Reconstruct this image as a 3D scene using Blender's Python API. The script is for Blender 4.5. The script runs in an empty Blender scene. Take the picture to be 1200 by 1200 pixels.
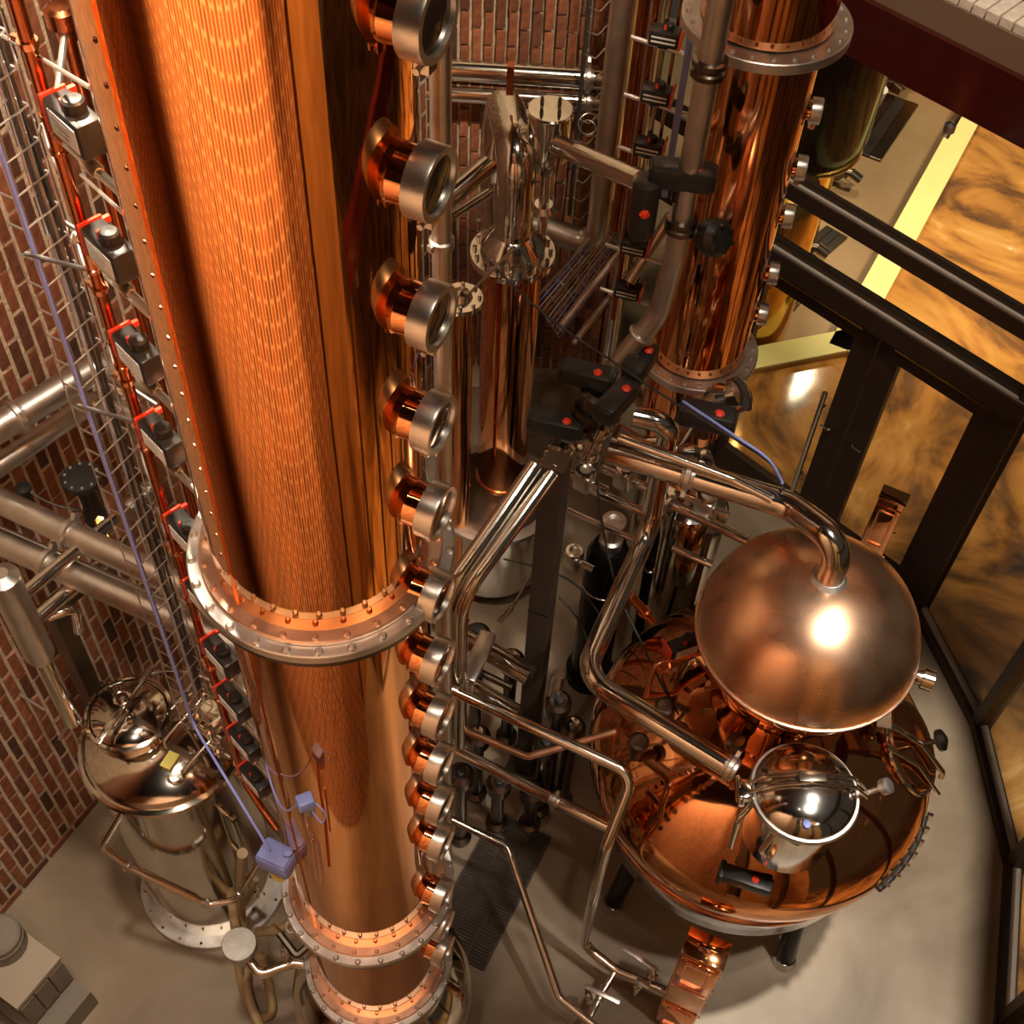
import bpy, bmesh, math, random
from mathutils import Vector, Matrix, Quaternion
random.seed(7)
C = bpy.context.scene.collection
PI = math.pi

# ------------------------------------------------------------------ camera, world, lights
H = 7.5            # height of the lens over the floor, metres
F = 1500.0         # focal length in pixels of a 1200 px frame
RX = Vector((0.99815258, 0.06075711, 0.0))
RY = Vector((0.0481842, -0.79159755, 0.60914005))
RZ = Vector((0.03700959, -0.60801471, -0.79306267))
cam_data = bpy.data.cameras.new('camera'); cam = bpy.data.objects.new('camera', cam_data); C.objects.link(cam)
cam_data.sensor_width = 36; cam_data.lens = F / 1200 * 36; cam_data.clip_end = 80
# rows of R = world axes seen in camera space (x right, y down, z forward)
cx = Vector((RX[0], RY[0], RZ[0])); cy = Vector((RX[1], RY[1], RZ[1])); cz = Vector((RX[2], RY[2], RZ[2]))
rot = Matrix((cx, -cy, -cz)).transposed()
cam.matrix_world = Matrix.Translation((0, 0, H)) @ rot.to_4x4()
bpy.context.scene.camera = cam

vs = bpy.context.scene.view_settings
vs.view_transform = 'Standard'; vs.look = 'None'; vs.gamma = 1.0; vs.use_curve_mapping = False
vs.exposure = 0.27

w = bpy.data.worlds.new('world'); bpy.context.scene.world = w; w.use_nodes = True
w.node_tree.nodes['Background'].inputs[0].default_value = (1.0, 0.82, 0.62, 1)
w.node_tree.nodes['Background'].inputs[1].default_value = 0.035

def lamp(name, loc, target, power, size, color=(1, .84, .66), kind='AREA', spot=1.2):
    l = bpy.data.lights.new(name, kind); l.energy = power; l.color = color
    if kind == 'AREA': l.shape = 'DISK'; l.size = size; l.spread = spot
    elif kind == 'SPOT': l.spot_size = spot; l.spot_blend = .6; l.shadow_soft_size = size
    o = bpy.data.objects.new(name, l); C.objects.link(o); o.location = loc
    o.rotation_euler = (Vector(target) - Vector(loc)).to_track_quat('-Z', 'Y').to_euler()
    return o
lamp('ceiling_and_fill_spot', (3.3, 2.9, 9.6), (2.85, 2.35, 0), 2700, .16, kind='SPOT', spot=.50, color=(1, .89, .74))
lamp('ceiling_and_fill_spot', (2.7, .9, 9.4), (1.5, 3.2, 2.3), 1100, .14, kind='SPOT', spot=.42, color=(1, .90, .78))
lamp('ceiling_and_fill_spot', (3.0, 1.6, 9.2), (1.6, 3.2, 2.3), 500, .14, kind='SPOT', spot=.36, color=(1, .90, .78))
lamp('ceiling_and_fill_spot', (-1.5, 3.2, 7.7), (-.5, .3, 4.2), 2300, .12, kind='SPOT', spot=1.1, color=(1, .84, .62))  # added fill: brightens the unseen front brick wall mirrored in the tall column
lamp('ceiling_and_fill_spot', (-1.0, 0.6, 9.4), (-1.3, 2.4, 2), 420, .2, kind='SPOT', spot=.42)
lamp('ceiling_and_fill_spot', (.9, 0.9, 8.6), (-.3, 2.0, 4.9), 170, .12, kind='SPOT', spot=.75)  # fill spot added to brighten the tall column's sight glasses
lamp('ceiling_and_fill_spot', (-.9, 2.2, 9.2), (-2.3, 3.7, 3.6), 1000, .2, kind='SPOT', spot=.85, color=(1, .86, .68))
lamp('ceiling_and_fill_spot', (0.5, 2.6, 8.8), (0.1, 6.9, 4.6), 1300, .2, kind='SPOT', spot=.6, color=(1, .82, .6))
lamp('ceiling_and_fill_spot', (1.2, 2.2, 9.6), (0.9, 5.0, 3.8), 450, .2, kind='SPOT', spot=.5)
lamp('ceiling_and_fill_spot', (2.2, 3.2, 9.0), (2.4, 5.6, 4.3), 900, .2, kind='SPOT', spot=.5)  # extra spot added so the sill bricks above the glass look lit
lamp('ceiling_and_fill_spot', (1.9, 2.6, 8.2), (1.7, 0, 3.6), 900, .14, kind='SPOT', spot=.9, color=(1, .82, .55))  # added to light the unseen wood wall, for its golden reflection in the copper
lamp('annex_lamp', (4.3, 8.6, 3.9), (4.4, 9.6, 0), 720, .2, color=(1, .78, .50), kind='SPOT', spot=1.45)
lamp('annex_lamp', (4.6, 5.8, 3.9), (4.6, 6.4, 0), 240, .2, color=(1, .78, .50), kind='SPOT', spot=1.1)
lamp('annex_lamp', (3.3, 11.2, 3.9), (3.3, 11.2, 0), 330, .3, color=(1, .80, .54), kind='SPOT', spot=2.0)
lamp('annex_lamp', (3.0, 7.4, 3.8), (3.0, 7.7, 0), 230, .15, color=(1, .76, .46), kind='SPOT', spot=1.15)

# ------------------------------------------------------------------ placing: pixel of the photograph -> point of the room
def ray(px, py):
    v = Vector((px - 600, py - 600, F)); return Vector((RX.dot(v), RY.dot(v), RZ.dot(v)))
def W(px, py, z=0.0):
    r = ray(px, py); t = (z - H) / r.z; return Vector((r.x * t, r.y * t, z))
def pt(px, py, hd):
    r = ray(px, py); t = hd / math.hypot(r.x, r.y); return Vector((r.x * t, r.y * t, H + r.z * t))
def up(base, px, py):
    r = ray(px, py); t = (base.x * r.x + base.y * r.y) / (r.x ** 2 + r.y ** 2)
    return Vector((base.x, base.y, H + r.z * t))
def Yp(px, py, y):
    r = ray(px, py); t = y / r.y; return Vector((r.x * t, y, H + r.z * t))

# ------------------------------------------------------------------ materials
MATS = {}
def mat(name, col, rough=.5, metal=0.0, spec=None, bump=0, bscale=20, bstretch=(1, 1, 1), var=0, vscale=4, col2=None,
        emit=None, estr=0, trans=0, ior=1.45, rvar=0, alpha=1, coat=0, detail=3):
    m = bpy.data.materials.new(name); m.use_nodes = True; nt = m.node_tree; b = nt.nodes['Principled BSDF']
    b.inputs['Base Color'].default_value = (*col, 1); b.inputs['Roughness'].default_value = rough
    b.inputs['Metallic'].default_value = metal; b.inputs['IOR'].default_value = ior
    if spec is not None: b.inputs['Specular IOR Level'].default_value = spec
    if trans: b.inputs['Transmission Weight'].default_value = trans
    if coat: b.inputs['Coat Weight'].default_value = coat; b.inputs['Coat Roughness'].default_value = .06
    if emit: b.inputs['Emission Color'].default_value = (*emit, 1); b.inputs['Emission Strength'].default_value = estr
    N = nt.nodes.new; L = nt.links.new
    tc = N('ShaderNodeTexCoord'); mp = N('ShaderNodeMapping'); L(tc.outputs['Object'], mp.inputs[0])
    mp.inputs['Scale'].default_value = bstretch
    if var or col2:
        n = N('ShaderNodeTexNoise'); n.inputs['Scale'].default_value = vscale; n.inputs['Detail'].default_value = 6
        L(tc.outputs['Object'], n.inputs['Vector'])
        r = N('ShaderNodeValToRGB'); c2 = col2 or tuple(c * (1 - var) for c in col)
        r.color_ramp.elements[0].position = .35; r.color_ramp.elements[1].position = .68
        r.color_ramp.elements[0].color = (*c2, 1); r.color_ramp.elements[1].color = (*col, 1)
        L(n.outputs['Fac'], r.inputs[0]); L(r.outputs[0], b.inputs['Base Color'])
        if rvar:
            mr = N('ShaderNodeMapRange'); mr.inputs[3].default_value = rough; mr.inputs[4].default_value = rough + rvar
            L(n.outputs['Fac'], mr.inputs[0]); L(mr.outputs[0], b.inputs['Roughness'])
    if bump:
        n = N('ShaderNodeTexNoise'); n.inputs['Scale'].default_value = bscale; n.inputs['Detail'].default_value = detail
        L(mp.outputs[0], n.inputs['Vector']); bp = N('ShaderNodeBump'); bp.inputs['Strength'].default_value = bump
        bp.inputs['Distance'].default_value = .01
        L(n.outputs['Fac'], bp.inputs['Height']); L(bp.outputs[0], b.inputs['Normal'])
    MATS[name] = m; return m

copper = mat('polished_copper', (.93, .40, .17), .07, 1, bump=.10, bscale=5, bstretch=(1, 1, .8), var=.12, vscale=3, detail=1)
copper_col = mat('column_copper', (.97, .42, .15), .03, 1, bump=.05, bscale=7, bstretch=(1, 1, .35), var=.10, vscale=5, rvar=.03, detail=2)
copper_still = mat('still_copper', (.93, .43, .20), .035, 1, bump=.34, bscale=3.5, var=.15, vscale=4, rvar=.05, detail=2)
copper_helm = mat('helmet_copper', (.97, .60, .38), .21, 1, bump=.10, bscale=5, var=.05, vscale=5, rvar=.14, detail=1)
copper_pale = mat('pale_copper', (.93, .60, .42), .26, 1, var=.2, vscale=14, rvar=.2)
copper_pipe = mat('copper_pipe', (.55, .17, .07), .22, 1, var=.25, vscale=9)
copper_fit = mat('copper_fitting', (.85, .40, .22), .2, 1)
steel = mat('polished_steel', (.80, .76, .70), .11, 1, bump=.04, bscale=8, var=.1, vscale=5)
steel_tank = mat('tank_steel', (.72, .67, .60), .09, 1, bump=.08, bscale=4, var=.15, vscale=3)
steel_b = mat('brushed_steel', (.72, .68, .63), .28, 1, var=.15, vscale=12, rvar=.12)
steel_w = mat('flange_steel', (.83, .81, .78), .30, 1, var=.28, vscale=10, rvar=.2)
steel_d = mat('dark_steel', (.17, .14, .115), .30, 1, var=.2, vscale=6)
brown_post = mat('painted_steel', (.085, .06, .045), .45, .3, var=.2, vscale=5)
black = mat('black_plastic', (.018, .016, .015), .38, 0, bump=.05, bscale=80)
black_g = mat('black_enamel', (.008, .007, .006), .12, 0, spec=.10)
red = mat('red_plastic', (.75, .05, .02), .35)
white = mat('white_label', (.80, .80, .78), .5, var=.06, vscale=40)
grey_txt = mat('grey_print', (.35, .35, .36), .6)
blue = mat('blue_plastic', (.25, .33, .80), .4, var=.1, vscale=20)
blue_cable = mat('blue_cable', (.28, .34, .85), .45)
white_cable = mat('grey_cable', (.55, .55, .60), .5)
dark_cable = mat('black_cable', (.03, .03, .03), .5)
cable_ins = mat('cable_bundle', (.16, .14, .13), .5)
yellow = mat('yellow_tag', (.85, .80, .22), .6)
hose = mat('tan_rubber_hose', (.42, .30, .15), .42, var=.1, vscale=8)
glass_dark = mat('sight_glass', (.025, .016, .012), .05, 0, spec=.5, coat=.3)
brass = mat('brass', (.80, .50, .14), .2, 1, var=.2, vscale=6)
galv = mat('galvanised_wire', (.72, .71, .70), .28, 1)
insul = mat('foil_wrap', (.78, .75, .71), .25, 1, bump=.8, bscale=22)

machined = mat('machined_steel', (.55, .53, .50), .42, .8, var=.2, vscale=30)
def glass_mat():
    m = bpy.data.materials.new('window_glass'); m.use_nodes = True; nt = m.node_tree; nt.nodes.clear()
    N = nt.nodes.new; L = nt.links.new
    o = N('ShaderNodeOutputMaterial'); mix = N('ShaderNodeMixShader'); t = N('ShaderNodeBsdfTransparent'); g = N('ShaderNodeBsdfGlossy')
    fr = N('ShaderNodeFresnel'); fr.inputs[0].default_value = 1.45; g.inputs['Roughness'].default_value = .01
    t.inputs[0].default_value = (.93, .92, .88, 1)
    ge = N('ShaderNodeNewGeometry'); iv = N('ShaderNodeMath'); iv.operation = 'SUBTRACT'; iv.inputs[0].default_value = 1; L(ge.outputs['Backfacing'], iv.inputs[1])
    ml = N('ShaderNodeMath'); ml.operation = 'MULTIPLY'; L(fr.outputs[0], ml.inputs[0]); L(iv.outputs[0], ml.inputs[1])   # the pane's far face adds no second, total reflection
    L(ml.outputs[0], mix.inputs[0]); L(t.outputs[0], mix.inputs[1]); L(g.outputs[0], mix.inputs[2]); L(mix.outputs[0], o.inputs[0])
    return m
glass = glass_mat()

def brick_mat(dark=False):
    m = bpy.data.materials.new('brick_clay'); m.use_nodes = True; nt = m.node_tree; b = nt.nodes['Principled BSDF']
    N = nt.nodes.new; L = nt.links.new
    oi = N('ShaderNodeObjectInfo'); at = N('ShaderNodeAttribute'); at.attribute_name = 'tint'
    ad = N('ShaderNodeMath'); ad.operation = 'ADD'; L(oi.outputs['Random'], ad.inputs[0]); L(at.outputs['Fac'], ad.inputs[1])
    fr = N('ShaderNodeMath'); fr.operation = 'FRACT'; L(ad.outputs[0], fr.inputs[0])
    r = N('ShaderNodeValToRGB'); e = r.color_ramp.elements
    e[0].position = 0; e[0].color = (.085, .040, .026, 1); e[1].position = 1; e[1].color = (.40, .16, .08, 1)
    x = e.new(.35); x.color = (.24, .085, .042, 1); x = e.new(.7); x.color = (.32, .11, .05, 1)
    L(fr.outputs[0], r.inputs[0])
    tc = N('ShaderNodeTexCoord'); n = N('ShaderNodeTexNoise'); n.inputs['Scale'].default_value = 26; n.inputs['Detail'].default_value = 8
    L(tc.outputs['Object'], n.inputs['Vector'])
    mx = N('ShaderNodeMixRGB'); mx.blend_type = 'MULTIPLY'; mx.inputs[0].default_value = .6
    r2 = N('ShaderNodeValToRGB'); r2.color_ramp.elements[0].position = .3; r2.color_ramp.elements[0].color = (.45, .42, .4, 1)
    r2.color_ramp.elements[1].position = .62; r2.color_ramp.elements[1].color = (1.15, 1.12, 1.1, 1)
    L(n.outputs['Fac'], r2.inputs[0]); L(r.outputs[0], mx.inputs[1]); L(r2.outputs[0], mx.inputs[2]); L(mx.outputs[0], b.inputs['Base Color'])
    b.inputs['Roughness'].default_value = .8
    bp = N('ShaderNodeBump'); bp.inputs['Strength'].default_value = .6; bp.inputs['Distance'].default_value = .006
    L(n.outputs['Fac'], bp.inputs['Height']); L(bp.outputs[0], b.inputs['Normal'])
    return m
brick_m = brick_mat()
mortar = mat('mortar', (.78, .66, .49), .9, bump=.8, bscale=60, var=.3, vscale=14)

def brick_tex():
    m = bpy.data.materials.new('brick_wall'); m.use_nodes = True; nt = m.node_tree; b = nt.nodes['Principled BSDF']
    N = nt.nodes.new; L = nt.links.new
    tc = N('ShaderNodeTexCoord'); s = N('ShaderNodeSeparateXYZ'); c = N('ShaderNodeCombineXYZ')
    L(tc.outputs['Object'], s.inputs[0]); L(s.outputs['Z'], c.inputs['X']); L(s.outputs['X'], c.inputs['Y'])
    br = N('ShaderNodeTexBrick'); L(c.outputs[0], br.inputs['Vector']); br.inputs['Scale'].default_value = 1
    br.inputs['Color1'].default_value = (.34, .12, .05, 1); br.inputs['Color2'].default_value = (.16, .06, .03, 1)
    br.inputs['Mortar'].default_value = (.62, .48, .32, 1); br.inputs['Brick Width'].default_value = .22
    br.inputs['Row Height'].default_value = .072; br.inputs['Mortar Size'].default_value = .009
    L(br.outputs['Color'], b.inputs['Base Color']); b.inputs['Roughness'].default_value = .85
    bp = N('ShaderNodeBump'); bp.inputs['Strength'].default_value = .7; bp.inputs['Distance'].default_value = .01; bp.invert = True
    L(br.outputs['Fac'], bp.inputs['Height']); L(bp.outputs[0], b.inputs['Normal'])
    return m
brick_wall_m = brick_tex()

def floor_mat(name, cols, scale, rough, r2, distort=0, bump=.05, coat=0):
    m = bpy.data.materials.new(name); m.use_nodes = True; nt = m.node_tree; b = nt.nodes['Principled BSDF']
    N = nt.nodes.new; L = nt.links.new
    tc = N('ShaderNodeTexCoord'); n = N('ShaderNodeTexNoise'); n.inputs['Scale'].default_value = scale
    n.inputs['Detail'].default_value = 7; n.inputs['Distortion'].default_value = distort; n.inputs['Roughness'].default_value = .55
    L(tc.outputs['Object'], n.inputs['Vector'])
    r = N('ShaderNodeValToRGB'); e = r.color_ramp.elements
    for i, (p, c) in enumerate(cols):
        if i < 2: e[i].position = p; e[i].color = (*c, 1)
        else: x = e.new(p); x.color = (*c, 1)
    L(n.outputs['Fac'], r.inputs[0]); L(r.outputs[0], b.inputs['Base Color'])
    n2 = N('ShaderNodeTexNoise'); n2.inputs['Scale'].default_value = 6; n2.inputs['Detail'].default_value = 8
    L(tc.outputs['Object'], n2.inputs['Vector'])
    mr = N('ShaderNodeMapRange'); mr.inputs[3].default_value = rough; mr.inputs[4].default_value = r2
    L(n2.outputs['Fac'], mr.inputs[0]); L(mr.outputs[0], b.inputs['Roughness'])
    bp = N('ShaderNodeBump'); bp.inputs['Strength'].default_value = bump; bp.inputs['Distance'].default_value = .02
    L(n2.outputs['Fac'], bp.inputs['Height']); L(bp.outputs[0], b.inputs['Normal'])
    if coat: b.inputs['Coat Weight'].default_value = coat; b.inputs['Coat Roughness'].default_value = .08
    return m
concrete = floor_mat('concrete_floor', [(.3, (.18, .128, .082)), (.72, (.40, .32, .225))], 1.1, .25, .5, .6)
pit_m = floor_mat('pit_concrete', [(.3, (.22, .15, .085)), (.7, (.34, .25, .15))], .8, .4, .6, .3)
epoxy = floor_mat('marbled_epoxy', [(.30, (.055, .040, .036)), (.72, (.80, .52, .24)), (.40, (.20, .10, .04)), (.50, (.46, .22, .06)), (.60, (.58, .31, .09))], .62, .05, .14, 3.6, .03, 1)
epoxy_dark = floor_mat('grey_brown_epoxy', [(.3, (.055, .045, .042)), (.75, (.22, .16, .10)), (.5, (.10, .08, .07))], .9, .08, .2, 2.2, .03, 1)
yellow_paint = mat('yellow_paint', (.80, .80, .36), .45, var=.06, vscale=6)
orange_side = mat('orange_curb_side', (.62, .33, .06), .4)
bronze = mat('bronze_frame', (.055, .033, .022), .38, .4, var=.2, vscale=8)
alu = mat('aluminium_trim', (.38, .33, .29), .5, .2)
oxblood = mat('oxblood_paint', (.045, .005, .005), .2, 0, coat=.4)
panel_wood = mat('wood_panel', (.62, .36, .16), .5, var=.35, vscale=3)
plaster = mat('dark_plaster', (.10, .07, .05), .8)
soffit = mat('soffit_board', (.17, .11, .07), .7)
timber = mat('ceiling_timber', (.10, .06, .035), .7)
pale_brick = mat('pale_sill_brick', (.75, .66, .56), .7, var=.2, vscale=30, bump=.3, bscale=60)
bench_m = mat('bench_laminate', (.42, .35, .27), .55, var=.08, vscale=5)
bench_side = mat('bench_side', (.24, .21, .17), .55, var=.15, vscale=6)

# ------------------------------------------------------------------ mesh builder (world coordinates)
class MB:
    def __init__(s): s.v = []; s.f = []
    def add(s, vs_, fs):
        n = len(s.v); s.v += [Vector(v) for v in vs_]; s.f += [tuple(i + n for i in f) for f in fs]; return s
    def box(s, c, size, M=None, bev=0):
        c = Vector(c); hx, hy, hz = (q / 2 for q in size); M = M or Matrix.Identity(3)
        if bev <= 0:
            P = [Vector((x * hx, y * hy, z * hz)) for x in (-1, 1) for y in (-1, 1) for z in (-1, 1)]
            s.add([c + M @ p for p in P], [(0, 1, 3, 2), (4, 6, 7, 5), (0, 4, 5, 1), (2, 3, 7, 6), (0, 2, 6, 4), (1, 5, 7, 3)]); return s
        bm = bmesh.new(); bmesh.ops.create_cube(bm, size=1)
        for v in bm.verts: v.co = Vector((v.co.x * size[0], v.co.y * size[1], v.co.z * size[2]))
        bmesh.ops.bevel(bm, geom=list(bm.edges), offset=bev, segments=2, affect='EDGES', profile=.5)
        bm.verts.index_update()
        s.add([c + M @ v.co for v in bm.verts], [tuple(v.index for v in f.verts) for f in bm.faces]); bm.free(); return s
    def lathe(s, prof, c=(0, 0, 0), axis=(0, 0, 1), seg=32, caps=True):
        c = Vector(c); q = Vector((0, 0, 1)).rotation_difference(Vector(axis).normalized())
        vs_ = []; fs = []
        for r, z in prof:
            for i in range(seg):
                a = 2 * PI * i / seg; vs_.append(c + q @ Vector((max(r, 1e-5) * math.cos(a), max(r, 1e-5) * math.sin(a), z)))
        for k in range(len(prof) - 1):
            for i in range(seg):
                j = (i + 1) % seg; fs.append((k * seg + i, k * seg + j, (k + 1) * seg + j, (k + 1) * seg + i))
        if caps:
            if prof[0][0] > 1e-4: fs.append(tuple(reversed(range(seg))))
            if prof[-1][0] > 1e-4: fs.append(tuple((len(prof) - 1) * seg + i for i in range(seg)))
        return s.add(vs_, fs)
    def cyl(s, a, b, r, seg=20, r2=None):
        a = Vector(a); b = Vector(b); L = (b - a).length
        return s.lathe([(r, 0), (r if r2 is None else r2, L)], a, b - a, seg)
    def ring(s, c, ro, ri, h, axis=(0, 0, 1), seg=48, bev=.004):
        return s.lathe([(ri, 0), (ro - bev, 0), (ro, bev), (ro, h - bev), (ro - bev, h), (ri, h), (ri, 0)], c, axis, seg, caps=False)
    def torus(s, c, R, r, axis=(0, 0, 1), seg=32, ms=8):
        return s.lathe([(R + r * math.cos(2 * PI * k / ms), r * math.sin(2 * PI * k / ms)) for k in range(ms + 1)], c, axis, seg, caps=False)
    def tube(s, pts, r, bend=None, seg=14, closed_ends=True):
        pts = [Vector(p) for p in pts]; bend = bend if bend is not None else r * 2.5
        path = [pts[0]]
        for i in range(1, len(pts) - 1):
            a, b, c = pts[i - 1], pts[i], pts[i + 1]; u = (a - b); v = (c - b)
            lu, lv = u.length, v.length
            if lu < 1e-6 or lv < 1e-6: continue
            u /= lu; v /= lv; ang = u.angle(v)
            if ang > PI - .05 or ang < .05 or bend < 1e-5: path.append(b); continue
            d = min(bend / math.tan(ang / 2), lu * .48, lv * .48); rr = d * math.tan(ang / 2)
            cen = b + (u + v).normalized() * (rr / math.sin(ang / 2)); p0 = b + u * d; p1 = b + v * d
            n = 7
            e0 = p0 - cen; e1 = p1 - cen; tot = e0.angle(e1)
            for k in range(n + 1):
                t = k / n; path.append(cen + (e0 * math.sin((1 - t) * tot) + e1 * math.sin(t * tot)) / math.sin(tot))
        path.append(pts[-1])
        q = [path[0]]
        for p in path[1:]:
            if (p - q[-1]).length > 1e-5: q.append(p)
        path = q; tang = []
        for i in range(len(path)):
            t = (path[min(i + 1, len(path) - 1)] - path[max(i - 1, 0)]).normalized(); tang.append(t)
        nrm = tang[0].orthogonal().normalized(); vs_ = []; fs = []
        for i, p in enumerate(path):
            if i: nrm = (tang[i - 1].rotation_difference(tang[i]) @ nrm).normalized()
            bn = tang[i].cross(nrm)
            for k in range(seg):
                a = 2 * PI * k / seg; vs_.append(p + (nrm * math.cos(a) + bn * math.sin(a)) * r)
        for i in range(len(path) - 1):
            for k in range(seg):
                j = (k + 1) % seg; fs.append((i * seg + k, i * seg + j, (i + 1) * seg + j, (i + 1) * seg + k))
        if closed_ends:
            fs.append(tuple(reversed(range(seg)))); fs.append(tuple((len(path) - 1) * seg + k for k in range(seg)))
        return s.add(vs_, fs)
    def spline(s, pts, r, seg=8, n=8):
        pts = [Vector(p) for p in pts]; P = [pts[0]] + pts + [pts[-1]]; out = []
        for i in range(1, len(P) - 2):
            for k in range(n):
                t = k / n; a, b, c, d = P[i - 1], P[i], P[i + 1], P[i + 2]
                out.append(.5 * ((2 * b) + (c - a) * t + (2 * a - 5 * b + 4 * c - d) * t * t + (3 * b - a - 3 * c + d) * t ** 3))
        out.append(pts[-1]); return s.tube(out, r, 0, seg)
    def quad(s, a, b, c, d): return s.add([a, b, c, d], [(0, 1, 2, 3)])
    def prism(s, poly, z0, z1):
        n = len(poly); return s.add([(x, y, z0) for x, y in poly] + [(x, y, z1) for x, y in poly],
            [tuple(reversed(range(n))), tuple(range(n, 2 * n))] + [(i, (i + 1) % n, (i + 1) % n + n, i + n) for i in range(n)])

def rootloc(p):
    while p is not None and p.parent: p = p.parent
    return p.location.copy() if p is not None else Vector((0, 0, 0))
def build(name, mb, m, parent=None, loc=None, smooth=30):
    off = rootloc(parent) if parent else (Vector(loc) if loc is not None else Vector((0, 0, 0)))
    me = bpy.data.meshes.new(name); me.from_pydata([tuple(v - off) for v in mb.v], [], mb.f); me.validate()
    bm = bmesh.new(); bm.from_mesh(me); bmesh.ops.recalc_face_normals(bm, faces=bm.faces); bm.to_mesh(me); bm.free()
    me.materials.append(m); o = bpy.data.objects.new(name, me); C.objects.link(o)
    if smooth:
        me.polygons.foreach_set('use_smooth', [True] * len(me.polygons)); me.set_sharp_from_angle(angle=math.radians(smooth))
    if parent: o.parent = parent
    else: o.location = off
    return o
def tag(o, label=None, cat=None, group=None, kind=None):
    if label: o['label'] = label
    if cat: o['category'] = cat
    if group: o['group'] = group
    if kind: o['kind'] = kind
    return o
def thing(name, label, cat, loc=(0, 0, 0), group=None):
    o = bpy.data.objects.new(name, None); C.objects.link(o); o.location = loc; o.empty_display_size = .1
    return tag(o, label, cat, group)
def copy_tree(o, parent=None):
    c = o.copy(); C.objects.link(c); c.parent = parent
    for ch in list(o.children): copy_tree(ch, c)
    return c
def struct(name, mb, m, parent=None, smooth=0, loc=None):
    o = build(name, mb, m, parent, loc, smooth)
    if not parent: o['kind'] = 'structure'
    return o
def frame3(xd, yd=None):
    x = Vector(xd).normalized(); z = Vector((0, 0, 1)); y = z.cross(x).normalized(); z = x.cross(y)
    return Matrix((x, y, z)).transposed()

# ------------------------------------------------------------------ the setting
LW0 = Vector((-2.828, 2.585, 0)); LWD = Vector((.46076, .88752, 0)); LWN = Vector((.88752, -.46076, 0))   # left wall, room side normal
CORNER = Vector((-.60, 6.94, 0)); CORNER = LW0 + LWD * ((CORNER - LW0).dot(LWD))
BWD = Vector((.9995, .03, 0)).normalized(); BWN = Vector((.03, -.9995, 0)).normalized()
P0 = Vector((2.895, 5.12, 0)); A0 = Vector((1.523, 6.368, 0)); DD = (A0 - P0).normalized(); DN = Vector((-DD.y, DD.x, 0)); DN = DN if DN.y < 0 else -DN
F1 = Vector((3.174, 4.212, 0)); F2 = Vector((3.217, 3.239, 0)); F3 = Vector((2.986, 2.282, 0)); F4 = Vector((2.50, 1.40, 0)); F5 = Vector((1.85, .75, 0))
# meeting of back wall and door wall
t_ = 1.25; DB = A0 + DD * t_
inner = [(LW0 - LWD * 4.5).to_tuple()[:2], (1.85, -1.5), F5.to_tuple()[:2], F4.to_tuple()[:2], F3.to_tuple()[:2], F2.to_tuple()[:2], F1.to_tuple()[:2], P0.to_tuple()[:2], DB.to_tuple()[:2], CORNER.to_tuple()[:2]]
struct('floor', MB().prism(inner, -.06, 0), concrete)
ep = [(-1, 6.35), (1.88, 7.40), (2.68, 7.715), (2.92, 8.25), (4.53, 11.54), (3.83, 12.12), (2, 13.6), (2, 18), (14, 18), (14, 6), (2.2, 4.6), (0, 6)]
struct('floor_annex', MB().prism(ep, -.06, -.008), epoxy)
struct('floor_annex', MB().prism([(2.9, 4.9), (6, 6.6), (14, 6), (14, -3), (1.9, -3), (1.85, .8), (2.5, 1.4), (3, 2.3)], -.055, -.006), epoxy)
struct('floor_pit', MB().prism([(-3, 6.2), (1.88, 7.3), (3, 7.6), (4.9, 11.6), (3.9, 12.6), (-3, 13.6)], -.36, -.30), pit_m)
# yellow curb round the pit
def curb(a, b, wdt=.23):
    a = Vector(a); b = Vector(b); d = (b - a).normalized(); n = Vector((d.y, -d.x, 0)); L = (b - a).length
    c = (a + b) / 2; M = frame3(d)
    mt = MB().box(c + Vector((0, 0, .06)), (L + wdt, wdt, .02), M); side = MB().box(c + Vector((0, 0, -.13)), (L + wdt - .02, wdt - .02, .36), M)
    return mt, side
kt = thing('yellow_curb', 'raised pale yellow painted curb edging the sunken beige floor beyond the glass', 'curb', (2.9, 8.25, 0))
for a, b in (((1.05, 7.15, 0), (2.68, 7.715, 0)), ((2.68, 7.715, 0), (4.53, 11.54, 0)), ((4.53, 11.54, 0), (3.0, 12.75, 0))):
    mt, sd = curb(a, b); build('curb_top', mt, yellow_paint, kt, smooth=0); build('curb_side', sd, orange_side, kt, smooth=0)

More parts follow.
